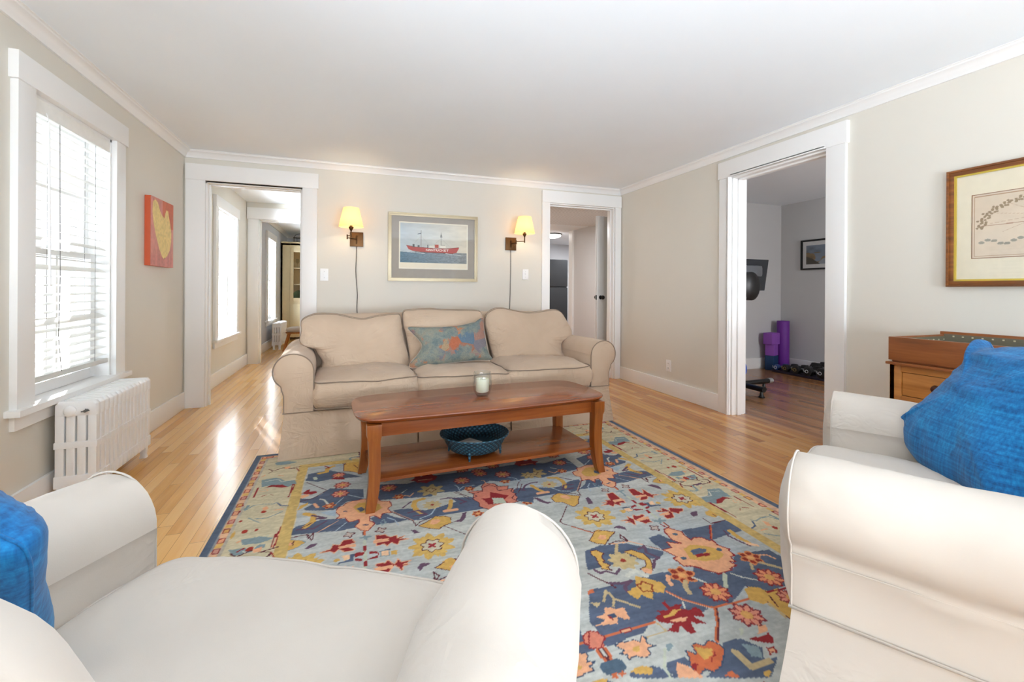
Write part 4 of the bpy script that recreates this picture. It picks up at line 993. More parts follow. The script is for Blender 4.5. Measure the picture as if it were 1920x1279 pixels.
# ------------------------------------------------------------------ door and fridge behind the right doorway
dr = thing('panel_door', 'open white panelled door with a black knob in the right-hand doorway', 'door', (2.965, 5.09, 0), math.radians(12))
b = MB(); w_, h_ = 0.74, 2.02
b.box(0, w_, 0.008, 0.030, 0.01, h_)
for (xa, xb, za, zb) in ((0, 0.11, 0.01, h_), (w_-0.11, w_, 0.01, h_), (0.11, w_-0.11, h_-0.13, h_), (0.11, w_-0.11, 0.01, 0.2), (0.11, w_-0.11, 0.78, 0.92), (w_/2-0.05, w_/2+0.05, 0.2, h_-0.13)): b.box(xa, xb, 0, 0.038, za, zb)
b.build('leaf', M_trim, dr, bevel=0.002)
for sg in (-1, 1):
    MB().lathe([(0.026, 0), (0.026, 0.004), (0.008, 0.006), (0.008, 0.025), (0.022, 0.034), (0.027, 0.046), (0.022, 0.058), (0.0, 0.062)], n=24, cap0=True).xf(Matrix.Translation((0.055, 0.019+sg*0.019, 0.97)) @ Matrix.Rotation(-sg*PI/2, 4, 'X')).build('knob', M_black, dr)
box('latch_plate', -0.002, 0.001, 0.008, 0.030, 0.94, 1.0, M_black, dr)
fr_ = thing('refrigerator', 'black refrigerator in the kitchen beyond the right-hand doorway', 'refrigerator', (3.75, 8.75, 0))
M_fr = plain('fridge_black', '#2a2c2f', 0.35)
MB().box(-0.32, 0.45, -0.3, 0.4, 0.03, 1.70).build('body', M_fr, fr_, bevel=0.01)
box('door', -0.30, 0.44, -0.36, -0.305, 0.05, 1.12, M_fr, fr_, 0.01); box('freezer_door', -0.30, 0.44, -0.36, -0.305, 1.14, 1.69, M_fr, fr_, 0.01)
MB().tube([(-0.26, -0.37, 0.5), (-0.26, -0.40, 0.52), (-0.26, -0.40, 1.05), (-0.26, -0.37, 1.07)], 0.01, 8).build('handle', plain('steel_handle', '#c6c8ca', 0.3, 0.8), fr_)
cl = thing('ceiling_light', 'flush ceiling light in the kitchen beyond the right doorway', 'ceiling light', (3.60, 7.85, 2.14))
MB().lathe([(0.17, 0), (0.17, -0.02), (0.165, -0.025), (0.0, -0.025)], n=32, cap0=True).build('rim', plain('bronze_rim', '#54504b', 0.4, 0.5), cl)
MB().lathe([(0.155, -0.025), (0.15, -0.05), (0.1, -0.075), (0.0, -0.082)], n=32, cap0=True).build('diffuser', emit('lit_diffuser', '#ffffff', 6), cl)
lamp_area('kitchen_fill', (4.5, 8.3, 2.1), (0, 0, -1), 0.6, 0.6, 26, (0.95, 0.97, 1.0))  # added fill below the kitchen ceiling
lamp_area('back_hall_fill', (2.5, 6.2, 2.08), (0, 0, -1), 0.4, 0.4, 14, (0.95, 0.97, 1.0))  # added fill brightening the back hall, no fixture here

# ------------------------------------------------------------------ far room: cream corner cupboard
M_cup = plain('cream_cupboard', '#e6d6ad', 0.45)
cc = thing('china_cabinet', 'tall cream china cabinet with a glazed door in the farthest room', 'cabinet', (XL+0.01, 10.3, 0))
b = MB(); b.box(0, 0.03, 0, 0.5, 0, 2.0).box(0.97, 1.0, 0, 0.5, 0, 2.0).box(0.03, 0.97, 0.47, 0.5, 0.08, 2.0).box(0, 1.0, 0, 0.5, 0.06, 0.1).box(0, 1.0, 0, 0.5, 1.96, 2.0).box(-0.0, 1.02, -0.02, 0.5, 2.0, 2.03).box(0.0, 0.17, 0.0, 0.02, 0.0, 2.0).box(0.83, 1.0, 0, 0.02, 0, 2.0).box(0.17, 0.83, 0, 0.02, 0.74, 0.80).box(0.17, 0.83, 0, 0.02, 1.9, 2.0).box(0.03, 0.97, 0.02, 0.47, 0.76, 0.78)
b.build('body', M_cup, cc, bevel=0.002)
d = MB().box(0.175, 0.825, -0.018, 0.0, 0.10, 0.74).box(0.235, 0.765, -0.022, -0.018, 0.16, 0.68).build('door', M_cup, cc, bevel=0.003)
d = MB().box(0.175, 0.235, -0.018, 0.0, 0.80, 1.90).box(0.765, 0.825, -0.018, 0.0, 0.80, 1.90).box(0.235, 0.765, -0.018, 0.0, 0.80, 0.87).box(0.235, 0.765, -0.018, 0.0, 1.82, 1.90).build('glazed_door', M_cup, cc, bevel=0.002)
box('pane', 0.235, 0.765, -0.011, -0.008, 0.87, 1.82, M_glass, d)
for z in (1.14, 1.48): box('shelf', 0.03, 0.97, 0.03, 0.47, z, z+0.02, M_cup, cc)
M_plate = plain('green_plate', '#5d7f4a', 0.35); M_wine = glassy('stemware', (0.9, 0.9, 0.88), 3.0)
for k, (x, z, r_) in enumerate(((0.30, 0.78, 0.12), (0.56, 0.78, 0.12))):
    p = MB().lathe([(0.0, 0.0), (r_*0.6, 0.002), (r_, 0.014), (r_, 0.018), (r_*0.6, 0.008), (0, 0.006)], n=32).xf(Matrix.Translation((XL+0.01+x, 10.68, z+0.128)) @ Matrix.Rotation(PI/2-0.15, 4, 'X')).build('plate', M_plate, None)
    tag(p, ('left' if k == 0 else 'right')+' green plate standing on the lowest glazed shelf of the cream cabinet', 'plate', 'plates in the china cabinet')
for k in range(4):
    g = MB().lathe([(0.0, 0.0), (0.03, 0.001), (0.03, 0.003), (0.004, 0.006), (0.004, 0.09), (0.02, 0.10), (0.034, 0.13), (0.034, 0.16), (0.030, 0.19)], n=20).build('wine_glass', M_wine, None)
    g.location = (XL+0.30+0.11*k, 10.5, 1.502); tag(g, 'stemmed glass on the top shelf of the cream cabinet', 'glass', 'stemmed glasses in the china cabinet')
wb = thing('wire_basket', 'dark wire basket with a looped handle on top of the cream cabinet', 'basket', (XL+0.46, 10.45, 2.03))
M_wire = plain('dark_wire', '#2c2a2a', 0.5, 0.4)
b = MB()
for z in (0.01, 0.10): b.tube([(0.24*math.cos(2*PI*k/32), 0.14*math.sin(2*PI*k/32), z) for k in range(32)], 0.006, 6, True)
for k in range(16): a = 2*PI*k/16; b.tube([(0.24*math.cos(a), 0.14*math.sin(a), 0.01), (0.24*math.cos(a), 0.14*math.sin(a), 0.10)], 0.003, 5)
b.lathe([(0.0, 0.004), (0.13, 0.004), (0.13, 0.008), (0, 0.008)], n=24)
b.build('basket_body', M_wire, wb); MB().tube([(-0.24, 0, 0.10), (-0.19, 0, 0.17), (-0.12, 0, 0.19), (-0.06, 0, 0.17), (-0.03, 0.0, 0.11)], 0.005, 6).build('handle', M_wire, wb)
st = thing('stool', 'small wooden stool with a white cushion, half hidden behind the sofa', 'stool', (-0.93, 8.6, 0))
W_st = wood('stool_wood', [(0.3, '#9c5a26'), (0.7, '#c98645')], 2, 1, 0.4)
for k, (dx, dy) in enumerate(((-1, -1), (1, -1), (1, 1), (-1, 1))): MB().tube([(0.17*dx, 0.15*dy, 0.0), (0.09*dx, 0.09*dy, 0.30)], [0.014, 0.018], 8).build('leg', W_st, st)
MB().lathe([(0.0, 0.29), (0.14, 0.29), (0.15, 0.30), (0.15, 0.315), (0.0, 0.32)], n=28).build('seat', W_st, st)
MB().lathe([(0.0, 0.318), (0.13, 0.32), (0.15, 0.345), (0.14, 0.38), (0.08, 0.40), (0.0, 0.405)], n=28).build('cushion', M_cream, st, ang=60)

# ------------------------------------------------------------------ gym room
M_pur = plain('purple_foam', '#6a2790', 0.6); M_pur2 = plain('light_purple_foam', '#8d4fb0', 0.65); M_nav = plain('navy_foam', '#10365e', 0.65)
fo = MB().lathe([(0.035, 0.0), (0.072, 0.0), (0.076, 0.006), (0.076, 0.654), (0.072, 0.66), (0.035, 0.66), (0.035, 0.0)], n=40).build('foam_roller', M_pur, None, ang=50)
fo.location = (5.545, 4.56, 0); tag(fo, 'tall purple foam roller standing in the corner of the gym room', 'foam roller')
def block(name, label, loc, sz, mat, rz, lathe=False):
    if lathe: o = MB().lathe([(0.0, 0.0), (sz[0]-0.004, 0.0), (sz[0], 0.006), (sz[0], sz[2]-0.006), (sz[0]-0.004, sz[2]), (0, sz[2])], n=32).build(name, mat, None, ang=50)
    else: o = box(name, -sz[0], sz[0], -sz[1], sz[1], 0, sz[2], mat, None, 0.008)
    o.location = loc; o.rotation_euler = (0, 0, rz); return tag(o, label, 'yoga block', 'foam blocks stacked in the gym room corner')
block('yoga_block', 'navy blue foam block at the bottom of the stack in the gym room', (5.37, 4.585, 0), (0.075, 0.055, 0.195), M_nav, 0.3)
block('yoga_block', 'light purple foam block in the middle of the stack in the gym room', (5.37, 4.585, 0.196), (0.075, 0.055, 0.15), M_pur2, 0.35)
block('yoga_block', 'purple round-edged foam block on top of the stack in the gym room', (5.36, 4.58, 0.347), (0.095, 0.06, 0.155), M_pur2, 0.2)
mt_ = box('exercise_mat', -0.19, 0.19, -0.55, 0.55, 0, 0.03, plain('mat_purple_black', '#1d1429', 0.8), None, 0.008); mt_.location = (5.43, 3.93, 0); tag(mt_, 'dark purple mat under the dumbbells along the gym room wall', 'mat')
M_rub = plain('black_rubber', '#141416', 0.5); M_rubb = plain('blue_rubber', '#1d3a76', 0.5); M_lt = plain('pale_mark', '#c8cbd0', 0.5)
M_gold = plain('tan_mark', '#8a7440', 0.5)
for k, (dx, dy, s, mat, mk) in enumerate(((-0.03, 0.48, 0.036, M_rubb, M_lt), (-0.03, 0.35, 0.045, M_rub, M_gold), (-0.03, 0.21, 0.050, M_rub, M_gold), (-0.03, 0.05, 0.055, M_rub, M_lt), (-0.03, -0.12, 0.060, M_rub, M_lt), (0.07, 0.12, 0.07, M_rub, M_lt), (0.07, -0.06, 0.07, M_rub, M_lt))):
    r = thing('dumbbell', ['blue dumbbell next to the foam roller', 'black dumbbell beside the blue one, with a tan mark', 'black dumbbell, third from the foam roller', 'black dumbbell, fourth from the foam roller, with a pale mark', 'black dumbbell, fifth from the foam roller, at the doorway edge', 'large black dumbbell behind the row, nearer the foam roller', 'large black dumbbell behind the row, nearer the doorway edge'][k], 'dumbbell', (5.37+dx, 3.93+dy, 0.031+0.97*s), 0.04*math.sin(k), 'dumbbells on the gym mat')
    if k > 4: r.location.x = 5.565
    for sg in (-1, 1):
        R = [[(sg*x, s*q*math.cos(PI/3*j), s*q*math.sin(PI/3*j)) for j in range(6)] for x, q in ((0.045, 0.9), (0.05, 1.12), (0.10, 1.12), (0.108, 0.85))]
        h = MB().rings(R).build('head', mat, r, bevel=0.003)
    MB().tube([(-0.05, 0, 0), (0.05, 0, 0)], 0.014, 10).build('handle', plain('steel', '#8c8f94', 0.3, 0.8) if k == 0 else bpy.data.materials['steel'], r)
    MB().tube([(-0.112+0.002, 0.018*math.cos(a_), 0.018*math.sin(a_)) for a_ in [2*PI*j/12 for j in range(12)]], 0.003, 6, True).tube([(-0.110, 0.03, -0.01), (-0.110, 0.04, 0.02)], 0.003, 6).build('mark', mk, r)
bike = thing('exercise_bike', 'black exercise bike with a tilted screen, half hidden by the gym doorway', 'exercise bike', (3.86, 3.66, 0))
M_scr = plain('screen_back', '#34373c', 0.18, 0.3)
sc_ = MB(); A_ = [(-0.22, 0.0), (0.24, 0.0), (0.355, 0.335), (-0.30, 0.335)]
sc_.rings([[(x, -0.07+z*0.15, 1.065+z) for x, z in A_], [(x*0.96, -0.045+z*0.15, 1.07+z*0.97) for x, z in A_]]); sc_.build('screen', M_scr, bike, bevel=0.008)
box('screen_mount', -0.12, 0.20, -0.085, 0.04, 1.21, 1.33, plain('mount_grey', '#6a6d72', 0.3, 0.4), bike, 0.03)
MB().rings([[(-0.05+dx*s, -0.20+0.03*q, 1.11+dz*s) for dx, dz in [(0.115*math.cos(a), 0.145*math.sin(a)) for a in [2*PI*j/24 for j in range(24)]]] for s, q in ((0.6, 0), (1.0, 1), (1.0, 3), (0.6, 4))]).build('console_housing', M_black, bike)
MB().tube([(-0.2, 0.18, 0.35), (-0.12, 0.12, 0.75), (-0.05, 0.0, 1.1)], 0.03, 10).tube([(-0.2, 0.18, 0.35), (-0.36, 0.62, 0.5)], 0.035, 10).tube([(-0.2, 0.18, 0.35), (-0.14, 0.1, 0.09), (-0.02, 0.0, 0.085)], 0.03, 10).tube([(-0.36, 0.62, 0.5), (-0.38, 0.68, 0.08), (-0.2, 0.3, 0.085)], 0.03, 10).build('frame', M_black, bike)
MB().lathe([(0.0, -0.03), (0.22, -0.03), (0.25, -0.015), (0.25, 0.015), (0.22, 0.03), (0.0, 0.03)], n=40).xf(Matrix.Translation((-0.215, 0.0, 0.36)) @ Matrix.Rotation(PI/2, 4, 'X')).build('flywheel', M_black, bike)
MB().lathe([(0.0, -0.045), (0.10, -0.045), (0.11, -0.03), (0.11, 0.03), (0.10, 0.045), (0.0, 0.045)], n=32).xf(Matrix.Translation((-0.09, -0.02, 0.25)) @ Matrix.Rotation(PI/2, 4, 'X')).build('hub_cover', plain('blue_hub', '#2a59b8', 0.4), bike)
MB().tube([(-0.02, -0.30, 0.085), (-0.02, 0.30, 0.085)], 0.028, 12).tube([(-0.05, 0.0, 0.085), (0.42, 0.02, 0.088)], 0.026, 12).build('stabiliser', M_black, bike)
MB().tube([(0.40, 0.02, 0.088), (0.455, 0.02, 0.09)], [0.03, 0.026], 12).build('end_cap', plain('cap_chrome', '#b8babd', 0.3, 0.7), bike)
for (x, y) in ((0.34, 0.02), (-0.02, -0.27), (-0.02, 0.27), (-0.38, 0.66)): MB().lathe([(0.0, 0.0), (0.028, 0.0), (0.03, 0.01), (0.02, 0.02), (0.012, 0.06), (0.0, 0.06)], (x, y, 0), 16).build('foot', M_black, bike)
MB().tube([(-0.37, 0.6, 0.45), (-0.34, 0.52, 0.95)], 0.022, 10).build('seat_post', M_black, bike)
MB().rings([[(-0.36-0.08*s, 0.62, 0.95+z), (-0.33-0.03*s, 0.42, 0.95+z), (-0.32, 0.38, 0.95+z), (-0.31+0.03*s, 0.42, 0.95+z), (-0.28+0.08*s, 0.62, 0.95+z)] for s, z in ((0.8, 0), (1, 0.02), (0.9, 0.05))]).build('saddle', M_black, bike, bevel=0.006)
RC = {'P': '#e2a67f', 'G': '#cfa353', 'T': '#bda67d', 'R': '#8f1d22', 'O': '#c7683f', 'K': '#5a1f2b', 'N': '#465b7d', 'D': '#35465f', 'B': '#a3b3c0', 'W': '#cbcabd', 'V': '#62455a', 'L': '#d27f68', 'E': '#b9bea9', 'Y': '#7f9196', 'H': '#e8bd95'}
RUG = {
 'LU': [
  ('p','N','',5,[119,2501,280,2458,384,2501,606,2485,1027,2497,955,2320,848,2322,714,2355,594,2288,522,2282,420,2296,382,2270,337,2276,111,2315]),
  ('p','N','',5,[187,2183,256,2177,328,2135,385,2142,556,2192,613,2117,597,2061,465,2064,371,2063,323,2048,247,2066,192,2148]),
  ('p','N','',5,[97,2173,156,2161,186,2118,244,2075,178,2067,103,2070]),
  ('p','N','',5,[797,2168,903,2194,840,2040,777,2079]),
  ('p','N','',5,[-231,2762,-115,2784,-42,2723,55,2630,-109,2651,-171,2639,-232,2670]),
  ('p','N','',5,[-242,2413,-236,2456,-196,2434,-148,2465,-104,2530,60,2464,57,2348,-20,2346,-57,2297,-78,2278,-196,2310,-213,2333,-172,2371]),
  ('p','N','',5,[-224,2171,-124,2197,-18,2169,35,2143,52,2077,-51,2069,-118,2085,-216,2098,-254,2091,-252,2131]),
  ('p','N','',5,[79,2144,132,2147,185,2082,122,2070,98,2085]),
  ('p','P','R',5,[-57,2297,-35,2306,-18,2335,11,2345,58,2348,103,2329,127,2328,137,2297,179,2282,181,2228,163,2209,179,2161,137,2167,125,2122,104,2156,79,2158,78,2118,98,2091,94,2073,69,2032,40,2048,16,2087,35,2119,32,2147,-8,2134,-24,2179,-64,2186,-49,2216,-69,2258]),
  ('p','G','',5,[9,2275,33,2312,78,2314,130,2267,138,2226,110,2197,74,2194,32,2213]),
  ('p','N','',5,[25,2253,47,2267,61,2235,41,2215]),
  ('p','D','',5,[46,2096,74,2087,73,2079,46,2088]),
  ('p','D','',5,[-34,2249,-18,2248,-18,2239,-34,2241]),
  ('l','K','',10,[53,2038,52,2008]),
  ('l','O','',8,[56,2036,55,1995]),
  ('l','Y','',12,[36,1984,76,1982]),
  ('l','Y','',10,[55,1995,58,1960]),
  ('l','E','',14,[54,1955,49,1729]),
  ('l','Y','',16,[31,1696,74,1703]),
  ('l','Y','',10,[39,1719,59,1699]),
  ('l','O','',8,[49,1682,48,1645]),
  ('l','K','',4,[45,1683,44,1647]),
  ('p','R','P',3,[-116,1922,-77,1935,-70,1970,-42,1955,-29,1989,4,1989,18,1954,-45,1940,-6,1927,18,1902,-22,1896,-47,1925,-62,1902,-76,1919]),
  ('p','P','',5,[-48,1946,18,1945,18,1924,-45,1929]),
  ('p','R','P',3,[100,1986,137,1979,156,1949,183,1957,184,1934,214,1941,192,1925,229,1912,190,1909,179,1885,158,1908,139,1882,127,1908,96,1902,97,1924,145,1924,146,1941,98,1946]),
  ('p','P','',5,[89,1949,146,1941,148,1920,88,1924]),
  ('p','R','P',3,[-126,1763,-97,1774,-73,1788,-55,1773,-50,1758,-41,1791,-21,1798,-21,1775,7,1788,5,1770,-40,1759,10,1729,10,1704,-29,1704,-52,1750,-75,1724,-93,1743,-107,1739]),
  ('p','P','',5,[-43,1760,20,1752,20,1739,-30,1734]),
  ('p','R','P',3,[92,1777,124,1771,135,1787,156,1751,170,1784,181,1756,219,1758,185,1741,211,1737,186,1731,178,1702,156,1746,129,1701,91,1701,90,1732,147,1735,91,1759]),
  ('p','P','',5,[78,1754,148,1749,149,1730,85,1734]),
  ('p','N','',5,[-6,1870,13,1873,12,1824,-47,1820,-42,1833,-6,1840]),
  ('p','N','',5,[102,1858,149,1865,148,1852,110,1850]),
  ('p','R','',5,[46,1914,60,1920,60,1888,52,1870,45,1893]),
  ('p','R','',5,[12,1858,21,1876,49,1871,47,1851,18,1846]),
  ('p','R','',5,[12,1838,41,1828,41,1814,20,1821]),
  ('p','R','',5,[67,1870,102,1858,104,1842,69,1852]),
  ('p','R','',5,[60,1817,98,1834,104,1842,97,1814,67,1812]),
  ('p','R','',5,[44,1804,57,1809,58,1775,45,1775]),
  ('p','H','',5,[-35,1875,-6,1870,-3,1844,-27,1837]),
  ('p','G','',5,[-63,1855,-43,1862,-40,1842,-58,1834]),
  ('p','H','Y',4,[112,1854,146,1854,143,1814,108,1820]),
  ('p','G','',5,[149,1844,176,1843,170,1814,149,1822]),
  ('quat','','',24,[-7,2025]),
  ('quat','','',24,[121,2021]),
  ('quat','','',24,[114,1657]),
  ('p','V','',5,[-175,1974,-156,2000,-126,2000,-133,1981,-164,1965]),
  ('p','V','',5,[243,1979,263,1972,281,1944,254,1945]),
  ('p','V','',5,[233,1701,253,1727,287,1715,260,1701,241,1680]),
  ('l','K','',5,[-207,2082,-172,2084,-153,2026,-149,2082]),
  ('p','L','K',5,[584,2231,640,2242,646,2281,695,2306,724,2265,720,2224,804,2227,779,2195,794,2160,758,2123,777,2079,730,2068,691,2055,626,2034,581,2092,588,2134,570,2178,597,2197]),
  ('p','R','',5,[674,2220,704,2200,751,2154,710,2112,733,2076,628,2094,620,2142,609,2164,655,2158]),
  ('p','E','',5,[663,2156,718,2137,714,2083,653,2094]),
  ('l','P','',5,[681,2322,684,2365,671,2370]),
  ('l','K','',5,[864,2260,830,2198,812,2173]),
  ('p','R','',5,[297,2496,331,2519,331,2554,369,2529,383,2560,408,2540,428,2545,437,2518,453,2501,432,2462,403,2449,382,2434,350,2456,332,2451,330,2474]),
  ('l','P','',8,[344,2480,417,2478]),
  ('pink','','',40,[174,2560]),
  ('pink','','',42,[185,2437]),
  ('pink','','',45,[568,2405]),
  ('pink','','',40,[688,2464]),
  ('pink','','',45,[805,2412]),
  ('pink','','',40,[788,2550]),
  ('pink','','',42,[603,2554]),
  ('oct','','',28,[225,2318]),
  ('oct','','',28,[555,2025]),
  ('oct','','',28,[582,2292]),
  ('cloud','','',70,[390,2342]),
  ('cloud','','',45,[939,2355]),
  ('l','W','',5,[272,2387,243,2356]),
  ('l','P','',7,[300,2337,279,2305,256,2322]),
  ('l','B','',5,[114,2400,145,2430]),
  ('l','B','',6,[528,2290,532,2330,521,2360]),
  ('l','B','',6,[530,2299,560,2331,618,2327]),
  ('l','B','',6,[862,2294,855,2342,824,2364]),
  ('l','K','',4,[498,2275,525,2241,556,2173]),
  ('l','G','',26,[338,2256,296,2243,283,2202,289,2157,308,2117]),
  ('l','G','',22,[464,2195,450,2137,432,2100]),
  ('l','P','',26,[416,2097,468,2096]),
  ('tan','','',42,[369,2178]),
  ('l','B','',7,[376,2136,348,2087,295,2065]),
  ('l','V','',9,[231,2194,275,2241]),
  ('l','V','',12,[251,2136,299,2145,330,2094,270,2098]),
  ('l','V','',12,[420,2224,458,2225,496,2207,531,2158,499,2147]),
  ('l','K','',5,[179,2170,222,2106,264,2053,269,2006,291,2036,347,2056]),
  ('l','P','',3,[181,2173,265,2059]),
  ('l','K','',5,[387,1966,458,1871,483,1842,482,1822,456,1792,382,1704]),
  ('l','O','',6,[455,1786,383,1698]),
  ('p','G','K',3,[279,2003,319,2026,364,2066,404,2052,429,2028,424,1983,392,1972,361,1946,324,1966]),
  ('p','P','',5,[330,2000,343,2034,373,2035,377,2014,354,1992]),
  ('p','V','',5,[490,2055,511,2057,496,2013,468,1976,432,1988,466,2000]),
  ('rosette','','',88,[311,1832]),
  ('p','G','',5,[327,1708,356,1724,375,1721,381,1689]),
  ('l','Y','',6,[130,2099,141,2110,146,2078,131,2061,125,2085]),
  ('l','B','',6,[156,2121,187,2087,197,2038]),
  ('p','G','K',4,[-44,2851,-7,2894,55,2887,51,2667,11,2717,-43,2748]),
  ('l','K','',6,[12,2826,39,2758]),
  ('l','G','',26,[-99,2843,-130,2815,-132,2765,-170,2754]),
  ('l','R','',10,[-146,2859,-121,2825,-139,2818]),
  ('p','R','',5,[-237,2515,-220,2539,-202,2553,-203,2523,-168,2521,-166,2495,-188,2483,-228,2502]),
  ('p','P','',5,[-242,2487,-208,2495,-199,2472,-231,2450]),
  ('p','R','',5,[-105,2650,-80,2676,-41,2657,-36,2626]),
  ('pink','','',35,[-68,2695]),
  ('pink','','',42,[-45,2552]),
  ('pink','','',42,[-53,2447]),
  ('oct','','',30,[-99,2328]),
  ('l','K','',5,[-226,2646,-189,2601,-119,2510,-177,2436,-236,2420]),
  ('l','W','',10,[-145,2416,-125,2400,-107,2349]),
  ('l','B','',6,[-13,2419,58,2357]),
  ('l','B','',5,[-36,2398,-69,2336]),
  ('l','P','',16,[-168,2370,-151,2329]),
  ('p','E','',5,[-201,2705,-185,2711,-174,2673,-190,2667]),
  ('l','K','',5,[-148,2998,-151,2956,-73,2888,-30,2847]),
  ('p','G','',5,[-231,2373,-196,2397,-198,2371,-237,2324]),
  ('quat','','',22,[17,3009]),
  ('l','G','',28,[-200,2279,-163,2250,-162,2195,-189,2152]),
  ('l','V','',14,[-167,2251,-108,2207,-146,2212]),
  ('l','K','',6,[-202,2149,-165,2180]),
  ('l','V','',12,[-218,2140,-154,2126,-106,2176]),
  ('l','P','',5,[-53,2165,-138,2085]),
  ('l','B','',5,[-18,2138,-64,2074]),
  ('l','K','',6,[-236,2078,-176,2084,-167,2048,-151,2090]),
  ('p','B','',5,[-136,2273,-67,2275,-69,2210,-109,2240]),
  ('p','G','Y',3,[-268,2032,-256,2061,-235,2065,-203,2049,-174,2022,-198,1998,-242,1976,-258,1997]),
  ('p','P','',5,[-252,2027,-243,2046,-223,2033,-229,2014]),
  ('l','K','',5,[-222,2044,-225,2029,-221,2016]),
  ('rosette','','',92,[-195,1848]),
 ],
 'RL': [
  ('p','N','',5,[880,1594,956,1611,1068,1589,1176,1493,1166,1476,1123,1455,1086,1478,1027,1488,949,1476,928,1484,830,1480]),
  ('p','N','',5,[782,1379,833,1377,952,1378,1048,1383,1131,1377,1279,1308,1166,1186,1144,1165,1070,1187,1035,1213,934,1213,833,1205,709,1248]),
  ('p','N','',5,[1182,1595,1244,1604,1264,1550,1285,1509,1179,1497,1174,1569]),
  ('p','N','',5,[780,1378,904,1320,953,1266,1037,1218,1106,1170,1061,1165,992,1206,891,1184,843,1154,709,1142,702,1153,712,1208,707,1247]),
  ('p','N','',5,[723,1046,788,1045,804,1035,828,991,709,1032]),
  ('p','N','',5,[834,1040,894,1040,894,1011,828,991,816,1014]),
  ('p','N','',5,[995,1002,951,948,911,962,936,972]),
  ('p','N','',5,[1427,1380,1589,1363,1592,1293,1514,1178,1369,1173,1314,1222,1182,1164,1070,1203,1219,1371,1270,1306,1361,1316]),
  ('p','N','',5,[1035,1043,1100,1042,1134,992,1100,955,1148,954,1069,908,903,965,1017,1012]),
  ('p','N','',5,[1354,1600,1502,1593,1596,1607,1635,1578,1601,1508,1494,1503,1408,1492,1336,1524]),
  ('p','P','R',6,[1289,1629,1316,1635,1333,1607,1348,1588,1338,1550,1340,1522,1366,1533,1397,1523,1408,1492,1423,1494,1418,1457,1443,1417,1428,1410,1426,1375,1429,1379,1402,1374,1396,1342,1374,1354,1382,1326,1338,1316,1343,1308,1274,1305,1268,1320,1243,1342,1237,1358,1219,1371,1279,1308,1244,1343,1218,1375,1187,1385,1187,1414,1181,1435,1202,1443,1180,1502,1226,1502,1234,1543,1286,1514,1265,1555,1275,1605,1272,1586,1275,1606]),
  ('p','G','',5,[1264,1478,1310,1494,1355,1472,1390,1442,1391,1399,1343,1375,1292,1381,1242,1415]),
  ('p','N','',5,[1281,1460,1326,1464,1350,1449,1336,1430,1274,1433]),
  ('p','R','',5,[1280,1431,1347,1423,1334,1407,1274,1416]),
  ('ndot','','',10,[1307,1581]),
  ('ndot','','',10,[1399,1429]),
  ('ndot','','',10,[1221,1428]),
  ('l','R','',7,[1302,1669,1308,1637]),
  ('l','Y','',10,[1290,1711,1321,1693,1303,1676]),
  ('p','G','K',3,[935,1657,992,1714,1039,1704,1074,1680,1032,1652,981,1608,950,1629]),
  ('p','P','',5,[975,1660,996,1679,1021,1668,1009,1643,980,1647]),
  ('l','K','',6,[998,1607,1038,1616,1086,1600,1067,1629,1084,1658,1086,1600]),
  ('l','P','',6,[1009,1604,1080,1596]),
  ('l','P','',5,[1086,1600,1127,1558,1174,1504]),
  ('l','K','',4,[1128,1554,1174,1509]),
  ('tan','','',55,[990,1491]),
  ('l','T','',14,[1026,1592,987,1537]),
  ('p','G','K',3,[897,1583,926,1589,944,1557,921,1534,922,1510,909,1509,926,1480,908,1476,919,1450,886,1470,899,1542]),
  ('p','G','K',4,[1025,1539,1064,1542,1090,1507,1093,1460,1059,1402,1026,1395,1019,1425,1052,1432,1069,1464,1049,1500]),
  ('p','P','',5,[1019,1425,1047,1424,1062,1405,1038,1386,1023,1400]),
  ('l','V','',13,[1092,1537,1126,1547,1107,1506,1132,1462,1104,1452,1073,1415]),
  ('l','V','',12,[855,1476,865,1451,892,1455,918,1428,947,1449]),
  ('l','W','',20,[951,1404,996,1424,1016,1381]),
  ('l','K','',7,[822,1465,837,1434,856,1402,867,1386,874,1363]),
  ('l','V','',14,[869,1389,908,1376,949,1378,907,1356,901,1330]),
  ('p','G','',5,[978,1398,1020,1362,1045,1333,1044,1309,1017,1282,996,1294,984,1305,962,1271,938,1302,911,1285,901,1330,929,1344,948,1346]),
  ('ring','','',30,[976,1332]),
  ('l','O','',9,[1029,1290,1058,1234,1118,1174,1150,1170]),
  ('l','P','',4,[1028,1286,1056,1231,1115,1171]),
  ('oct2','','',50,[1145,1343]),
  ('l','P','',16,[1091,1356,1075,1335,1071,1312]),
  ('l','T','',18,[1131,1312,1109,1286,1100,1254]),
  ('l','W','',7,[1170,1320,1196,1277]),
  ('l','W','',8,[1047,1227,1035,1203]),
  ('l','T','',10,[799,1316,834,1361,839,1313,895,1254]),
  ('l','T','',9,[837,1314,816,1285]),
  ('p','T','',5,[750,1326,786,1313,761,1293]),
  ('p','O','',5,[773,1378,796,1382,791,1364,767,1361]),
  ('p','R','',5,[976,1247,994,1252,990,1221,1040,1221,1014,1202,1041,1189,1069,1193,1077,1183,1067,1146,1034,1161,1050,1122,1022,1129,1010,1146,993,1102,974,1102,967,1142,943,1119,913,1138,952,1156,917,1175,914,1199,944,1202,936,1221,976,1211]),
  ('p','G','',5,[938,1194,962,1192,992,1206,1026,1201,999,1196,979,1186,942,1186]),
  ('p','P','',5,[949,1170,977,1170,1014,1164,997,1150,956,1161]),
  ('p','P','',5,[739,1259,772,1264,783,1288,805,1284,822,1268,846,1266,834,1216,819,1218,806,1239,787,1213,718,1227,759,1239]),
  ('p','D','',5,[773,1254,800,1255,800,1238,782,1238]),
  ('l','R','',7,[778,1249,782,1234]),
  ('p','L','R',3,[689,1216,709,1203,720,1175,687,1144,655,1155]),
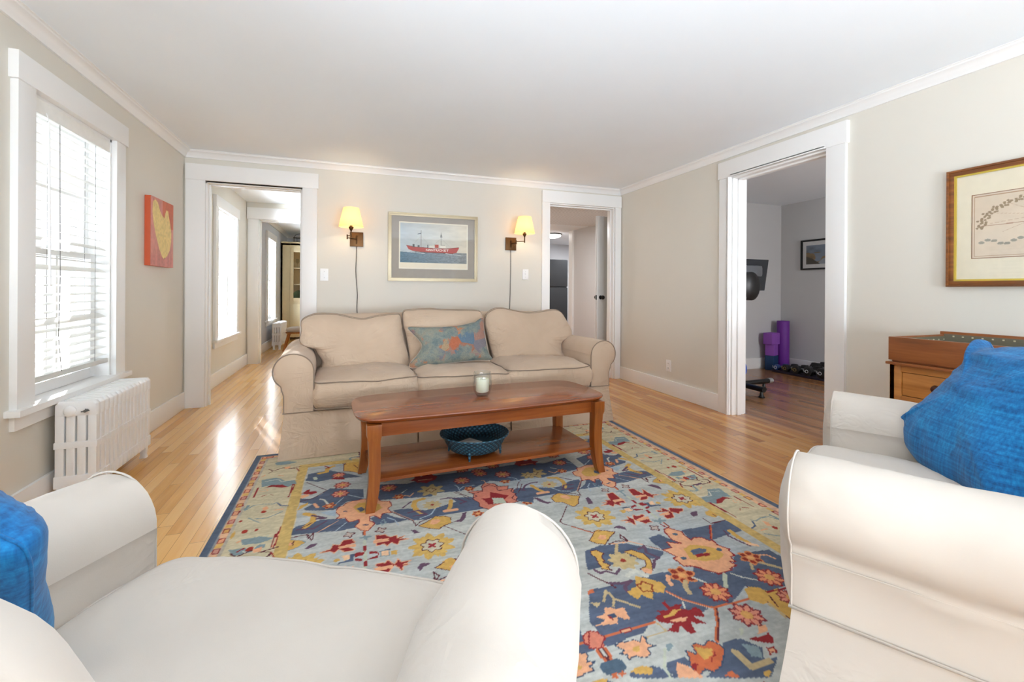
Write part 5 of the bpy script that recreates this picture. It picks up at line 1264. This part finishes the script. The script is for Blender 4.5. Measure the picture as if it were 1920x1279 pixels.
  ('l','O','',9,[723,1180,900,1181]),
  ('p','P','R',4,[778,1188,813,1185,810,1174,776,1176]),
  ('l','T','',6,[835,1135,911,1139,904,1179]),
  ('p','P','D',4,[730,1140,753,1149,772,1140,795,1140,808,1127,828,1147,835,1135,825,1118,844,1100,816,1099,811,1079,778,1077,767,1086,742,1084,747,1099,725,1109,746,1115]),
  ('p','G','',5,[766,1108,781,1117,799,1114,791,1102,776,1099]),
  ('p','Y','',5,[874,1093,896,1091,878,1075,863,1072]),
  ('l','E','',8,[862,1083,819,1030,812,996]),
  ('l','O','',14,[673,1140,677,1097]),
  ('l','K','',5,[677,1142,682,1100]),
  ('p','O','D',4,[943,1066,961,1072,981,1053,1005,1065,1021,1051,1022,1020,969,980,936,972,920,987,885,971,892,1012,914,1057,934,1036]),
  ('p','G','',5,[949,1059,995,1037,976,1020,943,1012,940,1037]),
  ('p','R','',5,[993,1030,987,1016,955,1000,974,1015]),
  ('p','R','',5,[898,1012,917,1008,892,990,886,1002]),
  ('p','P','',5,[863,1032,884,1007,900,966,832,989]),
  ('p','G','',5,[720,1049,762,1055,785,1034,769,1020,734,1035]),
  ('ndot','','',24,[676,1077]),
  ('p','O','',5,[667,1058,684,1057,681,1042,663,1048]),
  ('l','O','',9,[1130,1171,1201,1168,1269,1167]),
  ('l','R','',9,[1360,1170,1501,1164]),
  ('l','O','',13,[1132,1171,1088,1115,1026,1054]),
  ('l','K','',5,[1132,1166,1091,1114,1032,1057]),
  ('pink2','','',50,[1190,1231]),
  ('pink2','','',50,[1437,1230]),
  ('pink','','',52,[1202,1110]),
  ('pink','','',42,[1410,1124]),
  ('p','G','',5,[1296,1210,1330,1210,1355,1196,1354,1160,1318,1134,1292,1132,1268,1162]),
  ('l','T','',12,[1313,1124,1315,1087,1310,1063]),
  ('l','E','',16,[1296,1297,1244,1240]),
  ('l','W','',7,[1320,1296,1345,1261,1381,1233]),
  ('l','W','',7,[1174,1320,1196,1280]),
  ('oct2','','',45,[1473,1345]),
  ('l','T','',16,[1482,1309,1524,1260]),
  ('l','P','',8,[1516,1349,1549,1338,1559,1308]),
  ('l','T','',12,[1441,1316,1421,1288]),
  ('p','R','',5,[1125,1031,1172,1026,1201,1032,1200,1012,1181,992,1151,1007]),
  ('p','P','',5,[1194,1064,1219,1056,1203,1033,1167,1037]),
  ('p','P','R',3,[1146,988,1167,984,1159,967,1134,967]),
  ('l','T','',22,[1046,1006,1048,951,1112,951]),
  ('p','Y','',5,[1084,1026,1125,999,1101,963,1078,979]),
  ('p','E','',5,[1129,1073,1145,1072,1117,1049,1111,1052]),
  ('l','R','',10,[1572,1250,1527,1186]),
  ('p','O','',5,[955,953,985,957,989,935]),
  ('p','G','',5,[1061,928,1089,925,1063,909]),
  ('l','K','',6,[1520,1648,1520,1602,1603,1604]),
  ('l','R','',8,[1504,1592,1424,1500]),
  ('l','O','',5,[1509,1591,1428,1499]),
  ('l','G','',24,[1552,1525,1544,1472,1553,1430]),
  ('l','V','',10,[1528,1533,1514,1496,1526,1446,1540,1409]),
  ('p','V','',5,[1500,1712,1542,1714,1517,1681,1488,1675]),
  ('p','H','',5,[1542,1440,1576,1409,1570,1392,1538,1416]),
  ('p','G','',5,[1573,1695,1618,1705,1622,1654,1577,1637,1557,1668]),
  ('l','K','',5,[1592,1668,1593,1643]),
 ],
 'BD': [
  ('l','Y','',7,[-468,2403,-442,2445,-400,2448,-354,2433,-342,2446]),
  ('l','N','',8,[-336,2436,-318,2403,-284,2391]),
  ('l','Y','',14,[-464,2453,-470,2412]),
  ('l','Y','',7,[-409,2302,-361,2293,-330,2315,-302,2338]),
  ('l','Y','',6,[-439,2320,-381,2254]),
  ('dot','','',11,[-385,2362]),
  ('dot','','',13,[-429,2195]),
  ('dot','','',8,[-385,2194]),
  ('dot','','',7,[-466,2298]),
  ('p','P','',5,[-396,2403,-382,2424,-368,2386,-384,2374]),
  ('l','P','',8,[-344,2365,-305,2364]),
  ('p','Y','',5,[-459,2758,-387,2768,-338,2706,-288,2700,-275,2652,-312,2621,-397,2672,-442,2660]),
  ('p','R','',5,[-432,2641,-397,2672,-344,2659,-312,2621,-343,2621,-394,2649]),
  ('l','W','',5,[-438,2729,-375,2741,-354,2700,-281,2709]),
  ('l','R','',6,[-426,2540,-402,2551]),
  ('l','R','',5,[-383,2549,-369,2535]),
  ('l','P','',4,[-450,2617,-413,2625,-406,2602,-440,2598]),
  ('l','K','',7,[-446,2909,-420,2875,-373,2909,-334,2884,-275,2902]),
  ('l','K','',6,[-420,2875,-440,2845]),
  ('p','P','',5,[-369,2914,-339,2924,-339,2885,-361,2886]),
  ('l','K','',5,[-344,2887,-303,2873]),
  ('l','R','',7,[-298,2872,-281,2828]),
  ('p','Y','',5,[-430,3008,-359,3012,-305,2980,-352,2955,-415,2963]),
  ('l','P','',6,[-384,2802,-356,2781]),
  ('l','P','',8,[-454,2826,-463,2805]),
  ('p','Y','',5,[-460,2061,-404,2057,-366,2034,-349,2065,-328,2064,-329,2037,-362,2022,-390,2011,-434,2011]),
  ('l','R','',8,[-424,2033,-418,2041,-403,2054]),
  ('dot','','',14,[-380,2039]),
  ('l','W','',6,[-404,2031,-386,2015]),
  ('l','Y','',6,[-406,2107,-381,2130]),
  ('l','E','',5,[-351,2111,-330,2130]),
  ('p','P','',5,[-447,2115,-428,2126,-421,2118,-438,2102]),
  ('l','K','',8,[-462,1996,-478,1982,-473,1957,-463,1949,-410,1945,-374,1956,-333,1945,-302,1966,-298,1987]),
  ('l','V','',14,[-408,1958,-372,1946]),
  ('l','R','',8,[-334,1933,-328,1946]),
  ('l','Y','',12,[-346,1947,-334,1896,-314,1889,-292,1900]),
  ('p','G','',5,[-477,2159,-470,2210,-462,2189,-469,2145]),
  ('l','R','',8,[-478,2143,-478,2016]),
  ('l','R','',7,[-290,2189,-293,2025]),
  ('l','R','',7,[-301,2131,-304,2029]),
  ('l','P','',4,[-290,2128,-298,2026]),
  ('l','R','',7,[-284,2644,-290,2543]),
  ('l','R','',6,[-292,2647,-296,2491]),
  ('l','R','',8,[-457,2655,-459,2542]),
 ],
}
# ------------------------------------------------------------------ rug: woven pattern laid out in rug coordinates (millimetres)
RX0, RX1, RY0, RY1, RCX = -0.555, 1.965, 0.12, 3.17, 0.695
cv = Canvas(RX0, RX1, RY0, RY1, 0.0045, '#c9c4a4')
X, Y = cv.X, cv.Y
rnd = random.Random(3)
edge_wob = 0.006*(ns(X, Y, 9, 1)-0.5)
n1 = ns(X*0.35, Y*3, 14, 3)*0.6+ns(X*0.6, Y*4, 40, 5)*0.4; n2 = ns(X, Y, 2.2, 7)
cream = np.array(L('#c6ba9b'))[None, None]*(0.80+0.42*n1[..., None]); cv.a[:] = cream
m = (X > -0.235+edge_wob) & (X < 1.61+edge_wob) & (Y > 0.43+edge_wob) & (Y < 2.87+edge_wob)
fieldc = np.array(L('#a6afb6'))*(1-n2[..., None])+np.array(L('#bdbcb0'))*n2[..., None]; fieldc = fieldc*(0.76+0.48*n1[..., None]); cv.a[m] = fieldc[m]
NAVY = (np.array(L('#465064'))*(0.75+0.6*n1[..., None])+np.array(L('#66788c'))*0.14)
def motif(t, x, y, r, sx):
    r = r/1000
    def blob(n, ra, rb, ph=0.0, k=6): return [(x+(ra+(rb-ra)*(0.5+0.5*math.cos(n*a)))*math.cos(a+ph), y+(ra+(rb-ra)*(0.5+0.5*math.cos(n*a)))*math.sin(a+ph)) for a in [2*PI*i/(n*k) for i in range(n*k)]]
    if t == 'dot': cv.ell(x, y, r, r*1.3, '#a3301f')
    elif t == 'ndot': cv.ell(x, y, r*1.2, r, '#4b6071')
    elif t == 'quat': cv.poly(blob(4, r*.55, r*1.15, .3), RC['K']); cv.poly(blob(4, r*.35, r*.85, .3), '#b9a79b')
    elif t == 'ring': cv.poly(blob(5, r*.8, r*1.1), '#8d3a1e'); cv.poly(blob(5, r*.55, r*.85), RC['G'])
    elif t in ('pink', 'pink2'):
        cv.poly(blob(8, r*.78, r*1.1), '#7a2430' if t == 'pink' else '#8a1a22'); cv.poly(blob(8, r*.55, r*.95), '#dc9079' if t == 'pink' else '#e08f66')
        for k in range(8): cv.line([(x, y), (x+r*.9*math.cos(PI/8+k*PI/4), y+r*.9*math.sin(PI/8+k*PI/4))], 0.005, '#a8483f')
        cv.ell(x, y, r*.35, r*.35, '#d9a25c')
    elif t in ('oct', 'oct2'):
        cv.poly(blob(6, r*.75, r*1.1), '#d0824f')
        for k in range(6): cv.ell(x+r*.62*math.cos(k*PI/3), y+r*.62*math.sin(k*PI/3), r*.24, r*.24, '#8c2a18')
        cv.ell(x, y, r*.28, r*.28, '#dca165')
    elif t == 'tan': cv.poly(blob(9, r*.8, r*1.1), '#c3ac7d'); cv.ell(x, y, r*.2, r*.2, '#9a3322')
    elif t == 'cloud': cv.poly(blob(7, r*.6, r*1.05, .4), '#b39a67'); cv.poly(blob(4, r*.25, r*.42), '#6a4a34'); cv.poly(blob(4, r*.17, r*.32), '#c1a878')
    elif t == 'rosette':
        cv.poly(blob(9, r*.72, r*1.12, .2), '#cba458'); cv.poly(blob(13, r*.6, r*.98, .5), '#d1ab5c')
        cv.poly(blob(7, r*.42, r*.58), RC['K']); cv.poly(blob(7, r*.36, r*.51), '#c6bda5'); cv.poly(blob(4, r*.1, r*.24, .6), '#9c2630')
def draw(ops, f, sx=1):
    for t, c, ol, wd, q in ops:
        P = [f(q[i]/1000, q[i+1]/1000) for i in range(0, len(q), 2)]
        if t == 'p':
            P2 = []
            for i in range(len(P)):                       # knotted, slightly ragged outline
                a, b = P[i], P[(i+1) % len(P)]; P2 += [a, ((a[0]+b[0])/2+rnd.uniform(-.003, .003), (a[1]+b[1])/2+rnd.uniform(-.003, .003))]
            if c == 'N':
                k_ = cv.a.copy(); cv.poly(P2, '#ff00ff'); mk = np.abs(cv.a-k_).sum(2) > 0; cv.a[mk] = NAVY[mk]
            else: cv.poly(P2, RC[c])
            if ol: cv.line(P2, max(wd, 4)/1000, RC[ol], True)
        elif t == 'l': cv.line(P, wd/1000*0.95, RC[c])
        else: motif(t, P[0][0], P[0][1], wd, sx)
ident = lambda x, y: (x, y)
mirL = lambda x, y: (2*0.685-x, y-0.005 if y < 1.97 else y+0.03)
mirR = lambda x, y: (2*0.685-x, y)
def within(ops, lo, hi): return [o for o in ops if lo < sum(o[4][1::2])/len(o[4][1::2])/1000 < hi]
LU, RL = RUG['LU'], RUG['RL']
# the weaver repeats the same garden towards the near end of the rug
draw([o for o in RL if o[1] == 'N'], lambda x, y: (x, y-1.0)); draw([o for o in RL if o[1] == 'N'], lambda x, y: (2*0.685-x, y-1.0))
draw(within(LU, 2.0, 3.0), lambda x, y: (x, y-1.65)); draw(within(LU, 2.0, 3.0), lambda x, y: (2*0.685-x, y-1.65))
draw(RL, mirR)
draw(LU, mirL); draw(LU, ident)
draw(RL, ident)
# gold stripe, borders, guard stripe with little boxes, blue edge
k_ = ns(X, Y, 60, 4)
for a0, a1 in ((-0.287, -0.238), (1.608, 1.657)):
    m = (X > a0+edge_wob) & (X < a1+edge_wob) & (Y > 0.38) & (Y < 2.92); cv.a[m] = (np.array(L('#c9aa68'))*(0.84+0.3*k_[..., None]))[m]
for b0, b1 in ((0.38, 0.43), (2.87, 2.92)):
    m = (Y > b0+edge_wob) & (Y < b1+edge_wob) & (X > -0.287) & (X < 1.657); cv.a[m] = (np.array(L('#c9aa68'))*(0.84+0.3*k_[..., None]))[m]
m = (X < -0.29) | (X > 1.66) | (Y < 0.375) | (Y > 2.925); cv.a[m] = cream[m]
BD = RUG['BD']
for dy in (0.0, -0.88, -1.76):
    draw(BD, lambda x, y, dy=dy: (x, y+dy)); draw(BD, lambda x, y, dy=dy: (2*0.688-x, y+dy))
draw(BD, lambda x, y: (y-2.0+0.1, 3.17-(x+0.555))); draw(BD, lambda x, y: (y-2.0+0.75, 3.17-(x+0.555)))
draw(BD, lambda x, y: (y-2.0+0.1, 0.12+(x+0.555))); draw(BD, lambda x, y: (y-2.0+0.75, 0.12+(x+0.555)))
d = np.minimum(np.minimum(X-RX0, RX1-X), np.minimum(Y-RY0, RY1-Y)) + edge_wob*0.4
m = d < 0.078; cv.a[m] = (np.array(L('#b3a99a'))*(0.85+0.3*k_[..., None]))[m]
m = d < 0.066; cv.a[m] = (np.array(L('#d3a98b'))*(0.85+0.3*k_[..., None]))[m]
def boxes(along, lo, hi, c0, vertical):
    t = lo+0.03; i = 0
    while t < hi:
        q = [(c0-.0115, t-.016), (c0+.0115, t-.016), (c0+.0115, t+.018), (c0-.0115, t+.018)] if vertical else [(t-.016, c0-.0115), (t-.016, c0+.0115), (t+.018, c0+.0115), (t+.018, c0-.0115)]
        q = [(a+rnd.uniform(-.002, .002), b+rnd.uniform(-.003, .003)) for a, b in q]
        if i % 2 == 0: cv.poly(q, ['#e2a07c', '#d9a45c', '#c98f7e'][i//2 % 3]); cv.line(q, 0.0055, '#8a2a2c' if i % 4 else '#a03a30', True)
        else: cv.poly(q, ['#e0b28c', '#d6ab62'][i//2 % 2])
        t += 0.0405; i += 1
for c0 in (RX0+0.052, RX1-0.078): boxes(0, RY0+0.05, RY1-0.05, c0, True)
for c0 in (RY0+0.052, RY1-0.052): boxes(0, RX0+0.05, RX1-0.05, c0, False)
m = d < 0.036; cv.a[m] = (np.array(L('#8f9193'))*(0.85+0.3*k_[..., None]))[m]
m = d < 0.031; cv.a[m] = (np.array(L('#525f72'))*(0.8+0.4*n1[..., None]))[m]
cv.a *= (0.84+0.2*ns(X, Y, 110, 9)[..., None])
M_rug = vcol('rug_wool', 0.95, wool=0.4)
rug = cv.mesh('rug', M_rug, None, to=lambda X, Y: (X, Y, np.full_like(X, 0.012)), thick=0.011)
tag(rug, 'large blue, cream and rust floral rug under the coffee table', 'rug')
